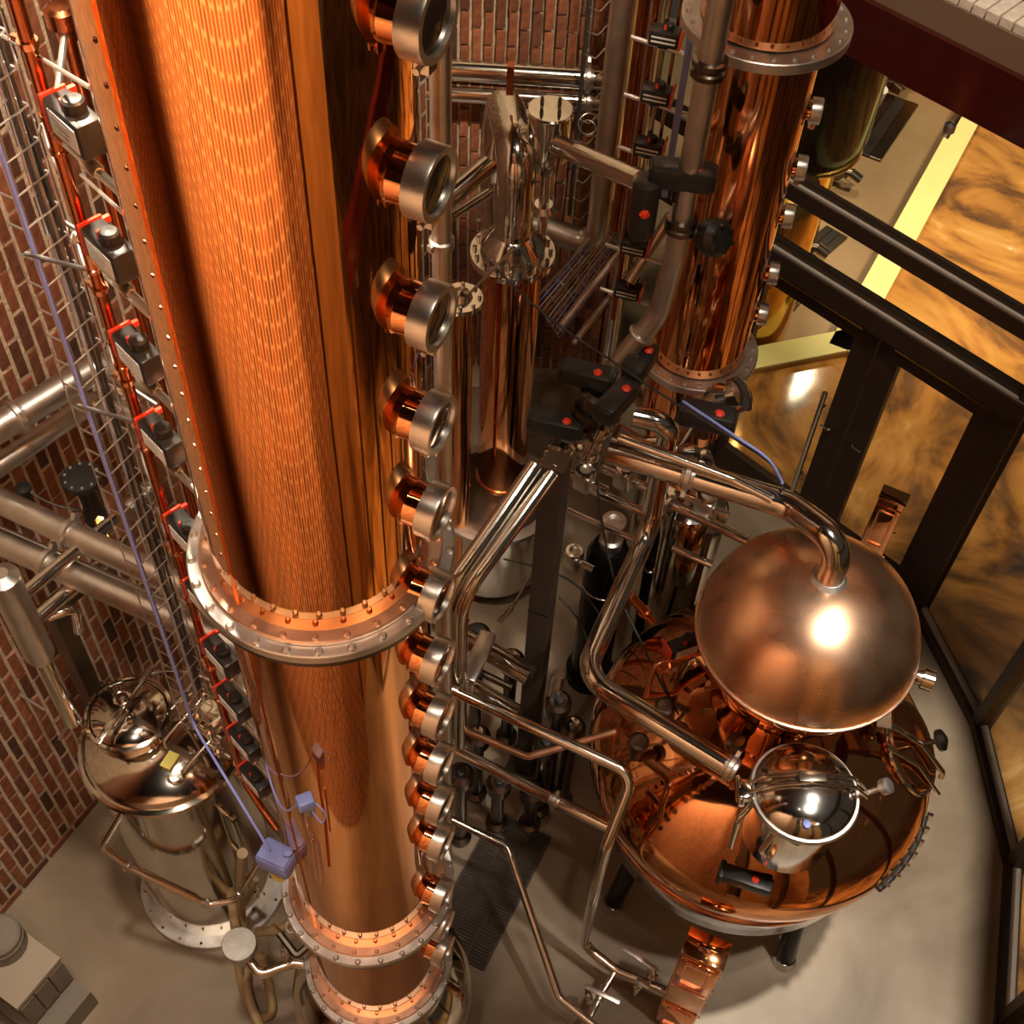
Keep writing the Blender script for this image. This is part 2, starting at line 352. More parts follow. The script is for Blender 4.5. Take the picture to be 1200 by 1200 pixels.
BP, BL, JT = .072, .222, .020    # brick pitch across, along, joint
def visible(p):
    v = p - Vector((0, 0, H)); a = cx.dot(v); b = cy.dot(v); c = cz.dot(v)
    if c <= 0: return None
    return 600 + F * a / c, 600 + F * b / c, c
def brick_mesh(wd, ln, dp):
    mb = MB().box((0, 0, 0), (wd, dp, ln), None, .004)
    me = bpy.data.meshes.new('brick'); me.from_pydata([(v.x + random.uniform(-.0022, .0022), v.y + random.uniform(-.0015, .0015), v.z + random.uniform(-.0035, .0035)) for v in mb.v], [], mb.f)
    me.materials.append(brick_m); me.polygons.foreach_set('use_smooth', [False] * len(me.polygons)); return me
brick_meshes = [brick_mesh(BP - JT + random.uniform(-.003, .003), BL - JT + random.uniform(-.008, .006), .022) for _ in range(10)]
def brick_wall(parent, o, d, n, s0, s1, z0, z1, limit, base_row=False, pri=None):
    """vertical running bond of real bricks: individual parts where they show largest, the rest one joined part"""
    cells = []; k = 0; s = s0
    while s + BP / 2 < s1:
        off = BL * (.5 if k % 2 else 0); z = z0 - off
        if base_row: z = z0 + BP - off
        while z < z1:
            za, zb = max(z, z0 + (BP if base_row else 0)), min(z + BL, z1)
            if zb - za > .05:
                p = o + d * (s + BP / 2) + Vector((0, 0, (za + zb) / 2)); q = visible(p)
                if q and -45 < q[0] < 1245 and -45 < q[1] < 1245: cells.append((q[2], p, zb - za, q))
            z += BL
        s += BP; k += 1
    cells.sort(key=lambda c: (pri(c[3]) if pri else 0, c[0])); M = frame3(d).to_4x4(); rest = MB(); tint = []
    full = [c for c in cells if c[2] > BL - .01]; part = [c for c in cells if c[2] <= BL - .01]
    for c in full[:limit]:
        b = bpy.data.objects.new('brick', random.choice(brick_meshes)); C.objects.link(b); b.parent = parent
        b.matrix_world = Matrix.Translation(c[1] + n * (-.006 + random.uniform(-.003, .003)) - rootloc(parent)) @ M @ Matrix.Rotation(random.uniform(-.015, .015), 4, 'Y')
    for c in full[limit:] + part:
        j = rest; nf = len(j.f)
        j.box(c[1] + n * (-.006 + random.uniform(-.003, .003)), (BP - JT + random.uniform(-.004, .004), .022, c[2] - JT - random.uniform(0, .012)), M.to_3x3() @ Matrix.Rotation(random.uniform(-.02, .02), 3, 'Y')); tint += [random.random()] * (len(j.f) - nf)
    if base_row:
        s = s0
        while s < s1:
            p = o + d * (s + BL / 2) + Vector((0, 0, z0 + BP / 2)); nf = len(rest.f)
            rest.box(p - n * .003, (BL - JT, .022, BP - JT), M.to_3x3()); tint += [random.random()] * (len(rest.f) - nf); s += BL
    if rest.f:
        r = build('brickwork', rest, brick_m, parent, smooth=0); r['kind'] = 'stuff'
        at = r.data.attributes.new('tint', 'FLOAT', 'FACE'); at.data.foreach_set('value', tint[:len(r.data.polygons)])

LEN = (CORNER - LW0).length
def slab_wall(a, b, n, z0, z1, th=.2):
    d = (b - a); L = d.length; M = frame3(d); c = (a + b) / 2 - n * (th / 2 + .0) + Vector((0, 0, (z0 + z1) / 2))
    return MB().box(c, (L, th, z1 - z0), M)
wl = struct('wall_left', slab_wall(LW0 - LWD * .35, CORNER + LWD * .1, LWN, 0, 5.6), mortar)
brick_wall(wl, LW0, LWD, LWN, -.3, LEN - .01, 0.0, 5.5, 280, True, pri=lambda q: 0 if q[0] < 150 else 1)
wb = struct('wall_back', slab_wall(CORNER - BWD * .1, DB + BWD * .1, BWN, 0, 5.9), mortar)
brick_wall(wb, CORNER, BWD, BWN, .01, (DB - CORNER).length, .3, 5.8, 280, False, pri=lambda q: 0 if 520 < q[0] < 720 else 1)
# walls out of the frame (they are seen only in the copper)
def proc_wall(name, a, b, n, z0, z1, m=brick_wall_m, th=.2):
    d = (b - a); L = d.length; M = frame3(d); mb = MB().box((0, 0, 0), (L, th, z1 - z0))
    o = struct(name, mb, m); o.matrix_world = Matrix.Translation((a + b) / 2 - n * (th / 2) + Vector((0, 0, (z0 + z1) / 2))) @ M.to_4x4(); return o
proc_wall('wall_left', LW0 - LWD * 4.5, LW0 - LWD * .351, LWN, 0, 10)
proc_wall('wall_left', LW0 - LWD * .351, CORNER + LWD * .1, LWN, 5.601, 10)
proc_wall('wall_back', CORNER - BWD * .1, Vector((3.2, 7.05, 0)), BWN, 5.91, 10)
proc_wall('wall_front', Vector((-5, .30, 0)), Vector((.72, .30, 0)), Vector((0, 1, 0)), 0, 5.75)
struct('wall_front', MB().box((1.9, -.1, 2.85), (1.7, .2, 5.7)), panel_wood)
struct('wall_front', MB().box((.9, -.6, 2.85), (.6, .2, 5.7)), plaster)
struct('balcony_floor', MB().box((-1.4, -1.1, 5.9), (7.6, 2.6, .28)), soffit)
proc_wall('wall_rear', Vector((-6, -2.4, 0)), Vector((4, -2.4, 0)), Vector((0, 1, 0)), 6.0, 10)
struct('ceiling', MB().prism([(-6, -2.5), (5, -2.5), (5, 7.2), (-6, 7.2)], 10, 10.15), timber)

# ---- glass wall with the pair of doors
def on_door(s, z, off=0): return A0 + (P0 - A0).normalized() * s + Vector((0, 0, z)) + DN * off
SD = (P0 - A0).normalized(); LD = (P0 - A0).length; MD = frame3(SD)
def bar(mb, s0, s1, z0, z1, dp=.08, off=0):
    return mb.box(on_door((s0 + s1) / 2, (z0 + z1) / 2, off), (s1 - s0, dp, z1 - z0), MD)
wf = struct('window_1', bar(MB(), -1.25, LD + .04, 2.60, 2.70, .14), bronze)
build('rail_cap', bar(MB(), -1.25, LD + .04, 2.70, 2.715, .022, .045), alu, wf, smooth=0)
build('header', bar(MB(), -1.25, LD + .04, 2.06, 2.20, .16), bronze, wf, smooth=0)
build('header_cap', bar(MB(), -1.25, LD + .04, 2.20, 2.215, .022, .05), alu, wf, smooth=0)
for s0, s1, z0, z1 in ((-.08, 0, 0, 2.06), (LD - .02, LD + .05, 0, 3.7), (-1.2, -1.1, 0, 2.06), (-.62, -.56, 0, 2.06)):
    build('mullion', bar(MB(), s0, s1, z0, z1, .12), bronze, wf, smooth=0)
for s0, s1, z0, z1 in ((-1.25, LD, 2.22, 2.60), (-1.25, LD, 2.72, 3.72), (-1.1, -.62, .1, 2.06), (-.56, -.08, .1, 2.06)):
    build('glass_pane', bar(MB(), s0, s1, z0, z1, .012), glass, wf, smooth=0)
build('head_beam', bar(MB(), -1.6, LD + 1.2, 3.66, 3.98, .22, .0), oxblood, wf, smooth=0)
mid = LD / 2
for i, (a, b) in enumerate(((0.0, mid), (mid, LD - .02))):
    dr = struct('door_%d' % (i + 1), bar(bar(MB(), a + .005, a + .005 + (.06 if i == 0 else .16), .01, 2.05, .055), b - .005 - (.16 if i == 0 else .20), b - .005, .01, 2.05, .055), bronze)
    g0 = a + (.065 if i == 0 else .165); g1 = b - (.165 if i == 0 else .205)
    build('top_rail', bar(MB(), g0, g1, 1.90, 2.05, .055), bronze, dr, smooth=0)
    build('bottom_rail', bar(MB(), g0, g1, .01, .26, .055), bronze, dr, smooth=0)
    build('glass_pane', bar(MB(), g0, g1, .26, 1.90, .012), glass, dr, smooth=0)
    build('closer_strip', bar(MB(), a + .12, b - .12, 2.02, 2.035, .02, .05), brass, dr, smooth=0)
    hs = mid - .10 if i == 0 else mid + .09
    h = MB(); h.tube([on_door(hs, 1.12, .03), on_door(hs, 1.12, .08), on_door(hs + (-.07 if i == 0 else .07), 1.12, .08)], .008, .01)
    build('lever_handle', h, steel, dr)
h = MB(); h.tube([on_door(mid - .20, 1.25, .03), on_door(mid - .20, 1.25, .10)], .008); h.tube([on_door(mid - .20, .55, .03), on_door(mid - .20, .55, .10)], .008)
h.tube([on_door(mid - .20, .35, .10), on_door(mid - .20, 1.42, .10)], .019)
dl = build('pull_bar', h, steel, bpy.data.objects['door_1'])
# faceted glass wall on the right
pts_f = [P0, F1, F2, F3, F4, F5]
for k in range(5):
    a, b = pts_f[k], pts_f[k + 1]; d = (b - a).normalized(); n = Vector((-d.y, d.x, 0)); n = n if n.x < 0 else -n; M = frame3(d); L = (b - a).length; c = (a + b) / 2
    wn = struct('window_%d' % (k + 2), MB().box(c + Vector((0, 0, .035)), (L, .10, .07), M), bronze)
    build('sill_trim', MB().box(c + Vector((0, 0, .078)) - n * .01, (L - .06, .045, .015), M), alu, wn, smooth=0)
    build('mullion', MB().box(b + Vector((0, 0, 1.9)) - n * .02, (.07, .13, 3.8), M), bronze, wn, smooth=0)
    build('mullion', MB().box(a + d * .02 + Vector((0, 0, 1.9)) - n * .02, (.05, .10, 3.8), M), bronze, wn, smooth=0)
    build('top_rail', MB().box(c + Vector((0, 0, 3.7)), (L, .12, .3), M), oxblood, wn, smooth=0)
    build('glass_pane', MB().box(c + Vector((0, 0, 1.8)) - n * .01, (L - .1, .012, 3.45), M), glass, wn, smooth=0)
# slab edge with brick above the glass
Q0, Q1 = on_door(-1.5, 0), on_door(LD + 2.5, 0)
ws = struct('wall_right', MB().box((Q0 + Q1) / 2 + Vector((0, 0, 7.1)) - DN * .32, ((Q1 - Q0).length, .2, 5.8), MD), mortar)
build('ledge', MB().box((Q0 + Q1) / 2 + Vector((0, 0, 4.06)) - DN * .13, ((Q1 - Q0).length, .40, .16), MD), soffit, ws, smooth=0)
s = 0
while s < (Q1 - Q0).length:
    p = Q0 + SD * s + Vector((0, 0, 4.165)) + DN * (-.05 + random.uniform(-.004, .004))
    if visible(p) and 940 < visible(p)[0] < 1900: build('sill_brick', MB().box(p, (.066, .22, .05), MD, .004), pale_brick, ws, smooth=0)
    s += .075
k = 0; s = 1.0
while s < 4.2:
    z = 4.2 - (BL / 2 if k % 2 else 0)
    while z < 5.0:
        za = max(z, 4.2); p = Q0 + SD * s + Vector((0, 0, (za + z + BL) / 2)) - DN * .215; q = visible(p)
        if q and 1000 < q[0] < 1600 and q[1] > -160:
            build('brick', MB().box(p, (BP - JT, .03, z + BL - za - JT), MD, .003), brick_m, ws, smooth=0)
        z += BL
    s += BP; k += 1

# ------------------------------------------------------------------ shared fittings
def az(deg): return Vector((math.cos(math.radians(deg)), math.sin(math.radians(deg)), 0))
def bolts(mb, c, R, n, r, h, a0=0, axis=None, seg=8):
    for k in range(n):
        d = az(a0 + 360 * k / n); mb.lathe([(r, 0), (r, h * .6), (r * .6, h), (0, h)], c + d * R, (0, 0, 1), seg)
BOLT = {}
def bolt_parts(parent, name, c, R, n, r, h, m, a0=0):
    key = (name, r, h)
    if key not in BOLT:
        mb = MB().lathe([(r, 0), (r, h * .6), (r * .6, h), (0, h)], (0, 0, 0), (0, 0, 1), 8); me = bpy.data.meshes.new(name)
        me.from_pydata([tuple(v) for v in mb.v], [], mb.f); me.materials.append(m); BOLT[key] = me
    rl = rootloc(parent)
    for k in range(n):
        o = bpy.data.objects.new(name, BOLT[key]); C.objects.link(o); o.parent = parent; o.location = c + az(a0 + 360 * k / n) * R - rl
def clamp(mb, c, ax, r, w=.03):
    """tri-clamp ferrule band with its wing nut"""
    ax = Vector(ax).normalized(); mb.lathe([(r, -w), (r * 1.02, -w * .5), (r * 1.28, -w * .35), (r * 1.28, w * .35), (r * 1.02, w * .5), (r, w)], c, ax, 20)
    o = ax.orthogonal().normalized(); mb.box(c + o * r * 1.4, (r * .5, w * .6, r * .7), frame3(o) if abs(o.z) < .95 else None)
def pipe_thing(name, label, cat, pts, r, m=None, bend=None, group=None, clamps=(), kind_seg=16, ends=True, base=None):
    pts = [Vector(p) for p in pts]; b = base or pts[-1]
    t = thing(name, label, cat, b, group); build('tube', MB().tube(pts, r, bend, kind_seg), m or steel, t)
    for f in clamps:
        i, u = int(f), f - int(f); p = pts[i].lerp(pts[i + 1], u); mb = MB(); clamp(mb, p, pts[i + 1] - pts[i], r)
        build('pipe_clamp', mb, steel_b, t)
    return t
def sight_glass(root, axis_pt, R, direc, rs=.060, L0=.30, rr=.075, first=None, z=0, ring_m=None):
    """copper stub, steel clamp ring and dark glass; copied down the column"""
    if first is not None:
        for p in first:
            c = p.copy(); C.objects.link(c); c.location = (0, 0, z)
            for ch in p.children: g = ch.copy(); C.objects.link(g); g.parent = c
        return first
    d = direc; c = axis_pt
    st = build('sight_port', MB().lathe([(rs * 1.12, R * .93), (rs * 1.12, R * .975), (rs * 1.02, R * .99), (rs, R + .005), (rs * .97, L0)], c, d, 28, caps=False), copper, root)
    rg = build('clamp_ring', MB().lathe([(rs * .9, L0 - .008), (rr, L0 - .008), (rr, L0 + .034), (rr * .97, L0 + .040), (rr * .80, L0 + .040), (rr * .78, L0 + .031)], c, d, 32, caps=False), ring_m or steel_b, st)
    b = MB(); n = 1
    side = d.cross(Vector((0, 0, 1))).normalized()
    b.box(c + d * (L0 + .012) - Vector((0, 0, rr + .010)), (.03, .03, .03), frame3(d)); b.cyl(c + d * (L0 + .012) - Vector((0, 0, rr + .01)) - side * .03, c + d * (L0 + .012) - Vector((0, 0, rr + .01)) + side * .035, .007, 8)
    build('ring_bolt', b, steel, st)
    build('glass_disc', MB().lathe([(rr * .80, L0 + .031), (rr * .5, L0 + .033), (0, L0 + .034)], c, d, 28), glass_dark, st)
    return [st]
def flange_pair(root, c, R, z, ro, rc, n, rb=.011):
    cc = Vector((c.x, c.y, z))
    sr = build('steel_flange', MB().ring(cc - Vector((0, 0, .035)), ro, R - .01, .035, seg=72), steel_w, root)
    bolt_parts(sr, 'bolt_head', cc, (ro + rc) / 2 + .002, n, rb * 1.1, .014, steel_w)
    cr = build('copper_collar', MB().ring(cc, rc, R - .01, .018, seg=72), copper_pale, root)
    bolt_parts(cr, 'rivet_head', cc + Vector((0, 0, .018)), (rc + R) / 2 + .004, n - 2, rb * .9, .010, copper_pale, 5)
    build('gasket_line', MB().ring(cc - Vector((0, 0, .062)), ro - .006, R - .01, .026, seg=72), steel_d, sr)

# ------------------------------------------------------------------ the tall column in front
g1 = Vector((-.524, 2.08, 0)); R1 = .300
zf1 = up(g1, 377, 636).z; zf2 = up(g1, 424, 1032).z; zf3 = up(g1, 436, 1122).z
col = thing('copper_column', 'tall riveted copper still column in the foreground with a line of round sight glasses', 'still column', g1)
col['group_note'] = ''
del col['group_note']
def shell(z0, z1, R=R1, n=1): 
    k = max(2, int((z1 - z0) / .12)); return MB().lathe([(R, z0 + (z1 - z0) * i / k) for i in range(k + 1)], g1, (0, 0, 1), 96)
build('upper_shell', shell(zf1 + .01, 6.95), copper_col, col)
build('upper_dome', MB().lathe([(R1, 6.95), (R1 * .9, 7.06), (R1 * .6, 7.15), (R1 * .25, 7.2), (0, 7.21)], g1, (0, 0, 1), 64), copper_col, col)
build('middle_shell', shell(zf2 + .01, zf1 - .05), copper_col, col)
build('lower_shell', shell(zf3 + .01, zf2 - .05), copper_col, col)
flange_pair(col, g1, R1, zf1, .372, .338, 26); flange_pair(col, g1, R1, zf2, .372, .338, 24); flange_pair(col, g1, R1, zf3, .365, .335, 22)
facing = -76.0
def strip(a0, a1, z0, z1, R, th):
    v = []; f = []; n = 4
    for i in range(n + 1):
        d = az(a0 + (a1 - a0) * i / n)
        for rr_, z in ((R - .002, z0), (R + th, z0), (R + th, z1), (R - .002, z1)): v.append(g1 + d * rr_ + Vector((0, 0, z)))
    for i in range(n):
        for k in range(4): f.append((i * 4 + k, i * 4 + (k + 1) % 4, (i + 1) * 4 + (k + 1) % 4, (i + 1) * 4 + k))
    f += [(0, 1, 2, 3), tuple(n * 4 + k for k in (3, 2, 1, 0))]
    return MB().add(v, f)
for z0, z1 in ((zf1 + .02, 6.94), (zf2 + .02, zf1 - .06)):
    sm = build('lap_seam', strip(facing - 68, facing - 53, z0, z1, R1, .005), copper_col, col)
    mb = MB(); z = z0 + .05
    while z < z1 and z0 > zf2 + .5:
        d = az(facing - 56); mb.lathe([(.007, 0), (.006, .003), (0, .005)], g1 + d * (R1 + .004) + Vector((0, 0, z)), d, 8); z += .085
    if mb.v: build('seam_rivets', mb, copper_fit, sm)['kind'] = 'stuff'
gd = az(-23)
gq = g1 + gd * .38
zs = [up(gq, x, y).z for x, y in ((500, 24), (510, 217), (503, 374), (501, 499), (501, 602), (504, 702), (502, 778), (505, 842), (506, 898), (508, 946), (507, 990), (512, 1052), (514, 1086), (513, 1116))]
f0 = sight_glass(col, g1 + Vector((0, 0, zs[0])), R1, gd, L0=.345)
for z in zs[1:]: sight_glass(col, None, 0, None, first=f0, z=z - zs[0])
build('steel_sump', MB().lathe([(.44, .42), (.47, .60), (.46, .72), (.42, .82), (.34, .92), (.33, zf3 - .05)], g1, (0, 0, 1), 64), steel_tank, col)
build('sump_skirt', MB().lathe([(.30, 0), (.30, .30), (.44, .42)], g1, (0, 0, 1), 48), steel_tank, col)
# bolted side cap on the sump, lower right of the column
sc = pt(520, 1165, math.hypot(g1.x, g1.y) + .05); sd_ = az(-25)
mb = MB().lathe([(.05, -.16), (.05, .0), (.085, .0), (.085, .03), (.06, .05), (0, .055)], sc, sd_, 24)
cap = build('side_cap', mb, steel, col); mb = MB()
q = Vector((0, 0, 1)).rotation_difference(sd_)
for k in range(10):
    a = 2 * PI * k / 10; mb.cyl(sc + q @ Vector((.073 * math.cos(a), .073 * math.sin(a), -.02)), sc + q @ Vector((.073 * math.cos(a), .073 * math.sin(a), .055)), .008, 8)
build('cap_bolts', mb, steel_b, cap)['kind'] = 'stuff'
# small thermowell with copper foot on the middle shell
tw = az(facing - 20); b = up(g1, 375, 1030); 
pz = pt(375, 1028, 2.145 - .31); pz2 = pt(358, 945, 2.145 - .36)
build('probe_stem', MB().tube([pt(378, 1035, 1.86), pt(372, 990, 1.84), pt(360, 968, 1.82), pt(358, 945, 1.81)], .008, .01).tube([pt(372, 1030, 1.80), pt(366, 985, 1.79)], .006), copper_fit, col)

# ------------------------------------------------------------------ second column, back right
g2 = W(753, 705); R2 = .262
AX2 = lambda y: up(g2, 818 - .2125 * (y - 400), y).z
z2a, z2b = AX2(18), AX2(405)
col2 = thing('copper_column', 'second copper still column with bolted steel flanges beside the glass doors', 'still column', g2)
def shell2(z0, z1, R, n=8): return MB().lathe([(R, z0 + (z1 - z0) * i / n) for i in range(n + 1)], g2, (0, 0, 1), 64)
z2c = AX2(490)
build('upper_shell', shell2(z2a + .01, 5.6, .285), copper, col2); build('middle_shell', shell2(z2b + .01, z2a - .05, R2), copper, col2)
build('lower_shell', shell2(z2c, z2b - .05, .245), copper, col2)
def fl2(z, R, ro, rc):
    cc = Vector((g2.x, g2.y, z)); sr = build('steel_flange', MB().ring(cc - Vector((0, 0, .05)), ro, R - .02, .05, seg=56), steel_w, col2)
    bolt_parts(sr, 'bolt_head', cc, ro - .03, 24, .011, .014, steel_w)
fl2(z2a, .285, .365, .31); fl2(z2b, R2, .335, .29)
g2d = az(-8)
gq2 = g2 + g2d * .31
z2s = [up(gq2, x, y).z for x, y in ((948, 128), (933, 195), (920, 252), (898, 318), (884, 366))]
f2 = sight_glass(col2, g2 + Vector((0, 0, z2s[0])), R2, g2d, rs=.045, L0=.285, rr=.060)
for z in z2s[1:]: sight_glass(col2, None, 0, None, first=f2, z=z - z2s[0])
build('steel_drum', MB().lathe([(.17, .12), (.19, .2), (.19, z2c - .25), (.19, z2c - .12), (.2, z2c - .04), (.2, z2c)], g2, (0, 0, 1), 48), steel_tank, col2)
for k in range(3):
    d = az(40 + 120 * k) * .14; build('leg', MB().cyl(g2 + d, g2 + d + Vector((0, 0, .2)), .03, 12), steel_d, col2)

# ------------------------------------------------------------------ slim copper condenser between the columns
hd3 = 5.35; t3 = pt(601, 292, hd3); g3 = Vector((t3.x, t3.y, 0)); R3 = .165
def Z3(y): return up(g3, 601 - .048 * (y - 292), y).z
cond = thing('copper_condenser', 'slim copper condenser hanging under a bolted steel dome, between the two columns', 'condenser', g3 + Vector((0, 0, Z3(585))))
build('copper_shell', MB().lathe([(.06, Z3(585) - .03), (R3 * .85, Z3(585)), (R3, Z3(575)), (R3, Z3(300))], g3, (0, 0, 1), 48), copper, cond)
build('shell_band', MB().lathe([(R3, Z3(565)), (R3 + .008, Z3(565)), (R3 + .008, Z3(555)), (R3, Z3(555))], g3, (0, 0, 1), 48, caps=False), copper_fit, cond)
zt3 = Z3(292); fr_ = build('bolted_flange', MB().ring(Vector((g3.x, g3.y, zt3 - .05)), .235, .1, .04, seg=48), steel, cond)
bolt_parts(fr_, 'bolt_head', Vector((g3.x, g3.y, zt3 - .01)), .205, 16, .013, .03, steel)
build('steel_dome', MB().lathe([(.18, zt3 - .02), (.175, zt3 + .04), (.13, zt3 + .10), (.105, zt3 + .12), (.100, zt3 + .15)], g3, (0, 0, 1), 40), steel, cond)
# big elbow on top of the condenser
vt = [Vector((g3.x, g3.y, zt3 + .12)), Vector((g3.x, g3.y, Z3(178))), pt(590, 118, hd3 + .45), pt(583, 200, hd3 + .62), pt(583, 300, hd3 + .62)]
pipe_thing('vapour_elbow', 'fat steel elbow pipe rising out of the slim condenser dome and folding back', 'pipe', vt, .100, steel, .16, base=vt[0])
mb = MB().box(pt(598, 92, hd3 + .25), (.035, .05, .16)); tb = build('wall_hook', mb, copper_pipe, None, pt(598, 92, hd3 + .25)); tag(tb, 'small rusty brown bracket standing on top of the fat steel elbow', 'bracket')
# round bolted drum to its right
dtp = pt(645, 131, hd3 + .1); dr_ = thing('bolted_drum', 'round steel drum with four studs in its lid, right of the fat elbow', 'vessel', dtp - Vector((0, 0, .35)))
build('drum_body', MB().lathe([(.05, -.36), (.07, -.30), (.105, -.26), (.11, -.22), (.11, -.01), (.12, -.01), (.12, .012), (.11, .02), (0, .022)], dtp, (0, 0, 1), 36), steel, dr_)
bolt_parts(dr_, 'lid_stud', dtp, .062, 4, .010, .055, steel_d, 45)
build('down_pipe', MB().tube([dtp - Vector((0, 0, .34)), dtp - Vector((0, 0, 1.0))], .028).lathe([(.05, 0), (.07, .02), (.05, .05)], dtp - Vector((0, 0, .62)), (0, 0, 1)), steel, dr_)

# second, thinner copper tube left of the condenser
ga = pt(541, 350, 5.0)
t = thing('copper_tube_cooler', 'thin copper cooler tube between the front column and the slim condenser', 'condenser', Vector((ga.x, ga.y, up(ga, 530, 665).z)))
zt = ga.z; zb_ = up(ga, 530, 668).z
build('copper_shell', MB().lathe([(.03, zb_ - .05), (.062, zb_), (.062, zt - .02)], ga * Vector((1, 1, 0)) if False else Vector((ga.x, ga.y, 0)), (0, 0, 1), 28), copper, t)
ff = build('flange', MB().lathe([(.06, -.02), (.115, -.02), (.115, .01), (.06, .01), (.04, .05), (0, .06)], ga, (0, 0, 1), 28), steel, t)
bolt_parts(ff, 'bolt_head', ga + Vector((0, 0, .01)), .095, 8, .011, .02, steel)

rp = pt(517, 200, 2.62)
pipe_thing('column_side_pipe', 'upright brushed steel pipe running close behind the sight glasses of the tall column', 'pipe', [Vector((rp.x, rp.y, 6.9)), Vector((rp.x, rp.y, .02))], .027, steel_b, clamps=(.24,))

# ------------------------------------------------------------------ pot still, lower right
g5 = Vector((1.382, 3.205, 0)); zb = 1.37
still = thing('pot_still', 'round copper pot still with a flattened globe head, on the pale floor at right', 'pot still', g5)
def ell(a, b, z0, n, t0, t1, p=2.0):
    out = []
    for i in range(n + 1):
        t = t0 + (t1 - t0) * i / n; out.append((a * abs(math.cos(t)) ** (2 / p), z0 + b * math.copysign(abs(math.sin(t)) ** (2 / p), math.sin(t))))
    return out
build('pot_body', MB().lathe([(.80, zb - .36)] + ell(.90, .60, zb, 26, -.52, 1.18) + [(.34, zb + .60), (.32, zb + .70), (.34, zb + .80)], g5, (0, 0, 1), 96, caps=False), copper_still, still)
build('body_bead', MB().torus(g5 + Vector((0, 0, zb - .36)), .80, .016, seg=72), copper_fit, still)
build('heating_jacket', MB().lathe([(.79, zb - .36), (.78, zb - .60), (.70, zb - .74), (.4, zb - .86), (0, zb - .88)], g5, (0, 0, 1), 72), steel_tank, still)
ze = 2.56
build('globe_top', MB().lathe(ell(.505, .44, ze, 22, 0, PI / 2), g5, (0, 0, 1), 96), copper_helm, still)
build('globe_bottom', MB().lathe([(.33, ze - .40), (.36, ze - .34)] + ell(.505, .30, ze, 14, -.75, 0), g5, (0, 0, 1), 96, caps=False), copper_still, still)
build('globe_seam', MB().torus(g5 + Vector((0, 0, ze)), .507, .009, seg=80), copper_pale, still)
for k, a in enumerate((-60, 30, 120, 210)):
    d = az(a); p = g5 + d * .66; q = g5 + d * .74
    lg = build('leg', MB().tube([p + Vector((0, 0, zb - .70)), q + Vector((0, 0, .03))], .055, 0, 18), black_g, still)
    build('foot', MB().lathe([(.07, 0), (.07, .02), (.055, .05), (.055, .08)], q, (0, 0, 1), 20), steel, lg)
# side hatch with its steel hinge band, right of the globe
hd_ = az(-8); hn = (hd_ * .72 + Vector((0, 0, .70))).normalized(); hc = g5 + hd_ * .70 + Vector((0, 0, zb + .33))
hatch = build('side_hatch', MB().lathe([(.235, -.02), (.235, .02), (.22, .035), (.19, .03), (.1, .045), (0, .05)], hc, hn, 48), copper, still)
build('hatch_rim', MB().torus(hc + hn * .015, .24, .014, hn, 48), steel, hatch)
hx = hn.cross(Vector((0, 0, 1))).normalized(); hy = hx.cross(hn).normalized(); hx = -hx
def hp(a, b, c_=0): return hc + hx * a + hy * b + hn * c_
build('hatch_yoke', MB().tube([hp(-.03, -.29, .03), hp(-.03, -.25, .06), hp(0, 0, .075), hp(-.03, .25, .06), hp(-.03, .30, .02)], .016, .05), steel, hatch)
build('hatch_yoke', MB().tube([hp(-.14, -.26, .03), hp(-.12, 0, .06), hp(-.14, .26, .03)], .011, .05), steel, hatch)
build('clamp_screw', MB().cyl(hp(0, 0, .02), hp(0, 0, .20), .014).lathe([(.03, 0), (.055, .01), (.055, .03), (.02, .05)], hp(0, 0, .16), hn, 20), steel_d, hatch)
build('hinge_block', MB().box(hp(-.02, .30, .03), (.10, .07, .06), frame3(hx)).cyl(hp(-.10, .30, .05), hp(.08, .30, .05), .015), steel, hatch)
# sight port on the globe's right side
sp = az(-18); build('globe_port', MB().lathe([(.05, .46), (.035, .50), (.035, .55), (.05, .55), (.05, .60), (.035, .605), (0, .606)], g5 + Vector((0, 0, ze - .06)), sp, 24, caps=False), steel, still)
# ribbed black band hanging at the pot's right edge
bd = MB(); rb = build('rim_grip', MB().tube([g5 + az(a) * .908 + Vector((0, 0, zb - .02)) for a in range(-52, -18, 4)], .016, .05), black, still)
for a in range(-50, -18, 5): bd.box(g5 + az(a) * .922 + Vector((0, 0, zb)), (.03, .018, .06), frame3(az(a)))
build('grip_ribs', bd, steel, rb)['kind'] = 'stuff'

# steel vessel with a domed clamp lid standing on the pot's shoulder
zt4 = 2.30; g6 = W(943, 928, zt4); rv = .233
ves = thing('domed_steel_vessel', 'mirror steel vessel with domed lid and clamp yoke, on the pot still shoulder', 'vessel', Vector((g6.x, g6.y, zt4 - .46)))
ax4 = (0, 0, 1)
build('vessel_wall', MB().lathe([(.19, -.46), (.20, -.44), (.20, -.03)], g6, ax4, 48), steel, ves)
lid = build('domed_lid', MB().lathe([(rv, -.02)] + [(rv * math.cos(t) * .985, .115 * math.sin(t)) for t in [i * PI / 2 / 14 for i in range(15)]], g6, ax4, 64), steel, ves)
build('lid_rim', MB().lathe([(.20, -.04), (rv + .006, -.03), (rv + .012, -.012), (rv + .006, .006), (rv - .012, .008)], g6, ax4, 64, caps=False), steel_w, ves)
yd = Vector((.995, .05, 0)).normalized()
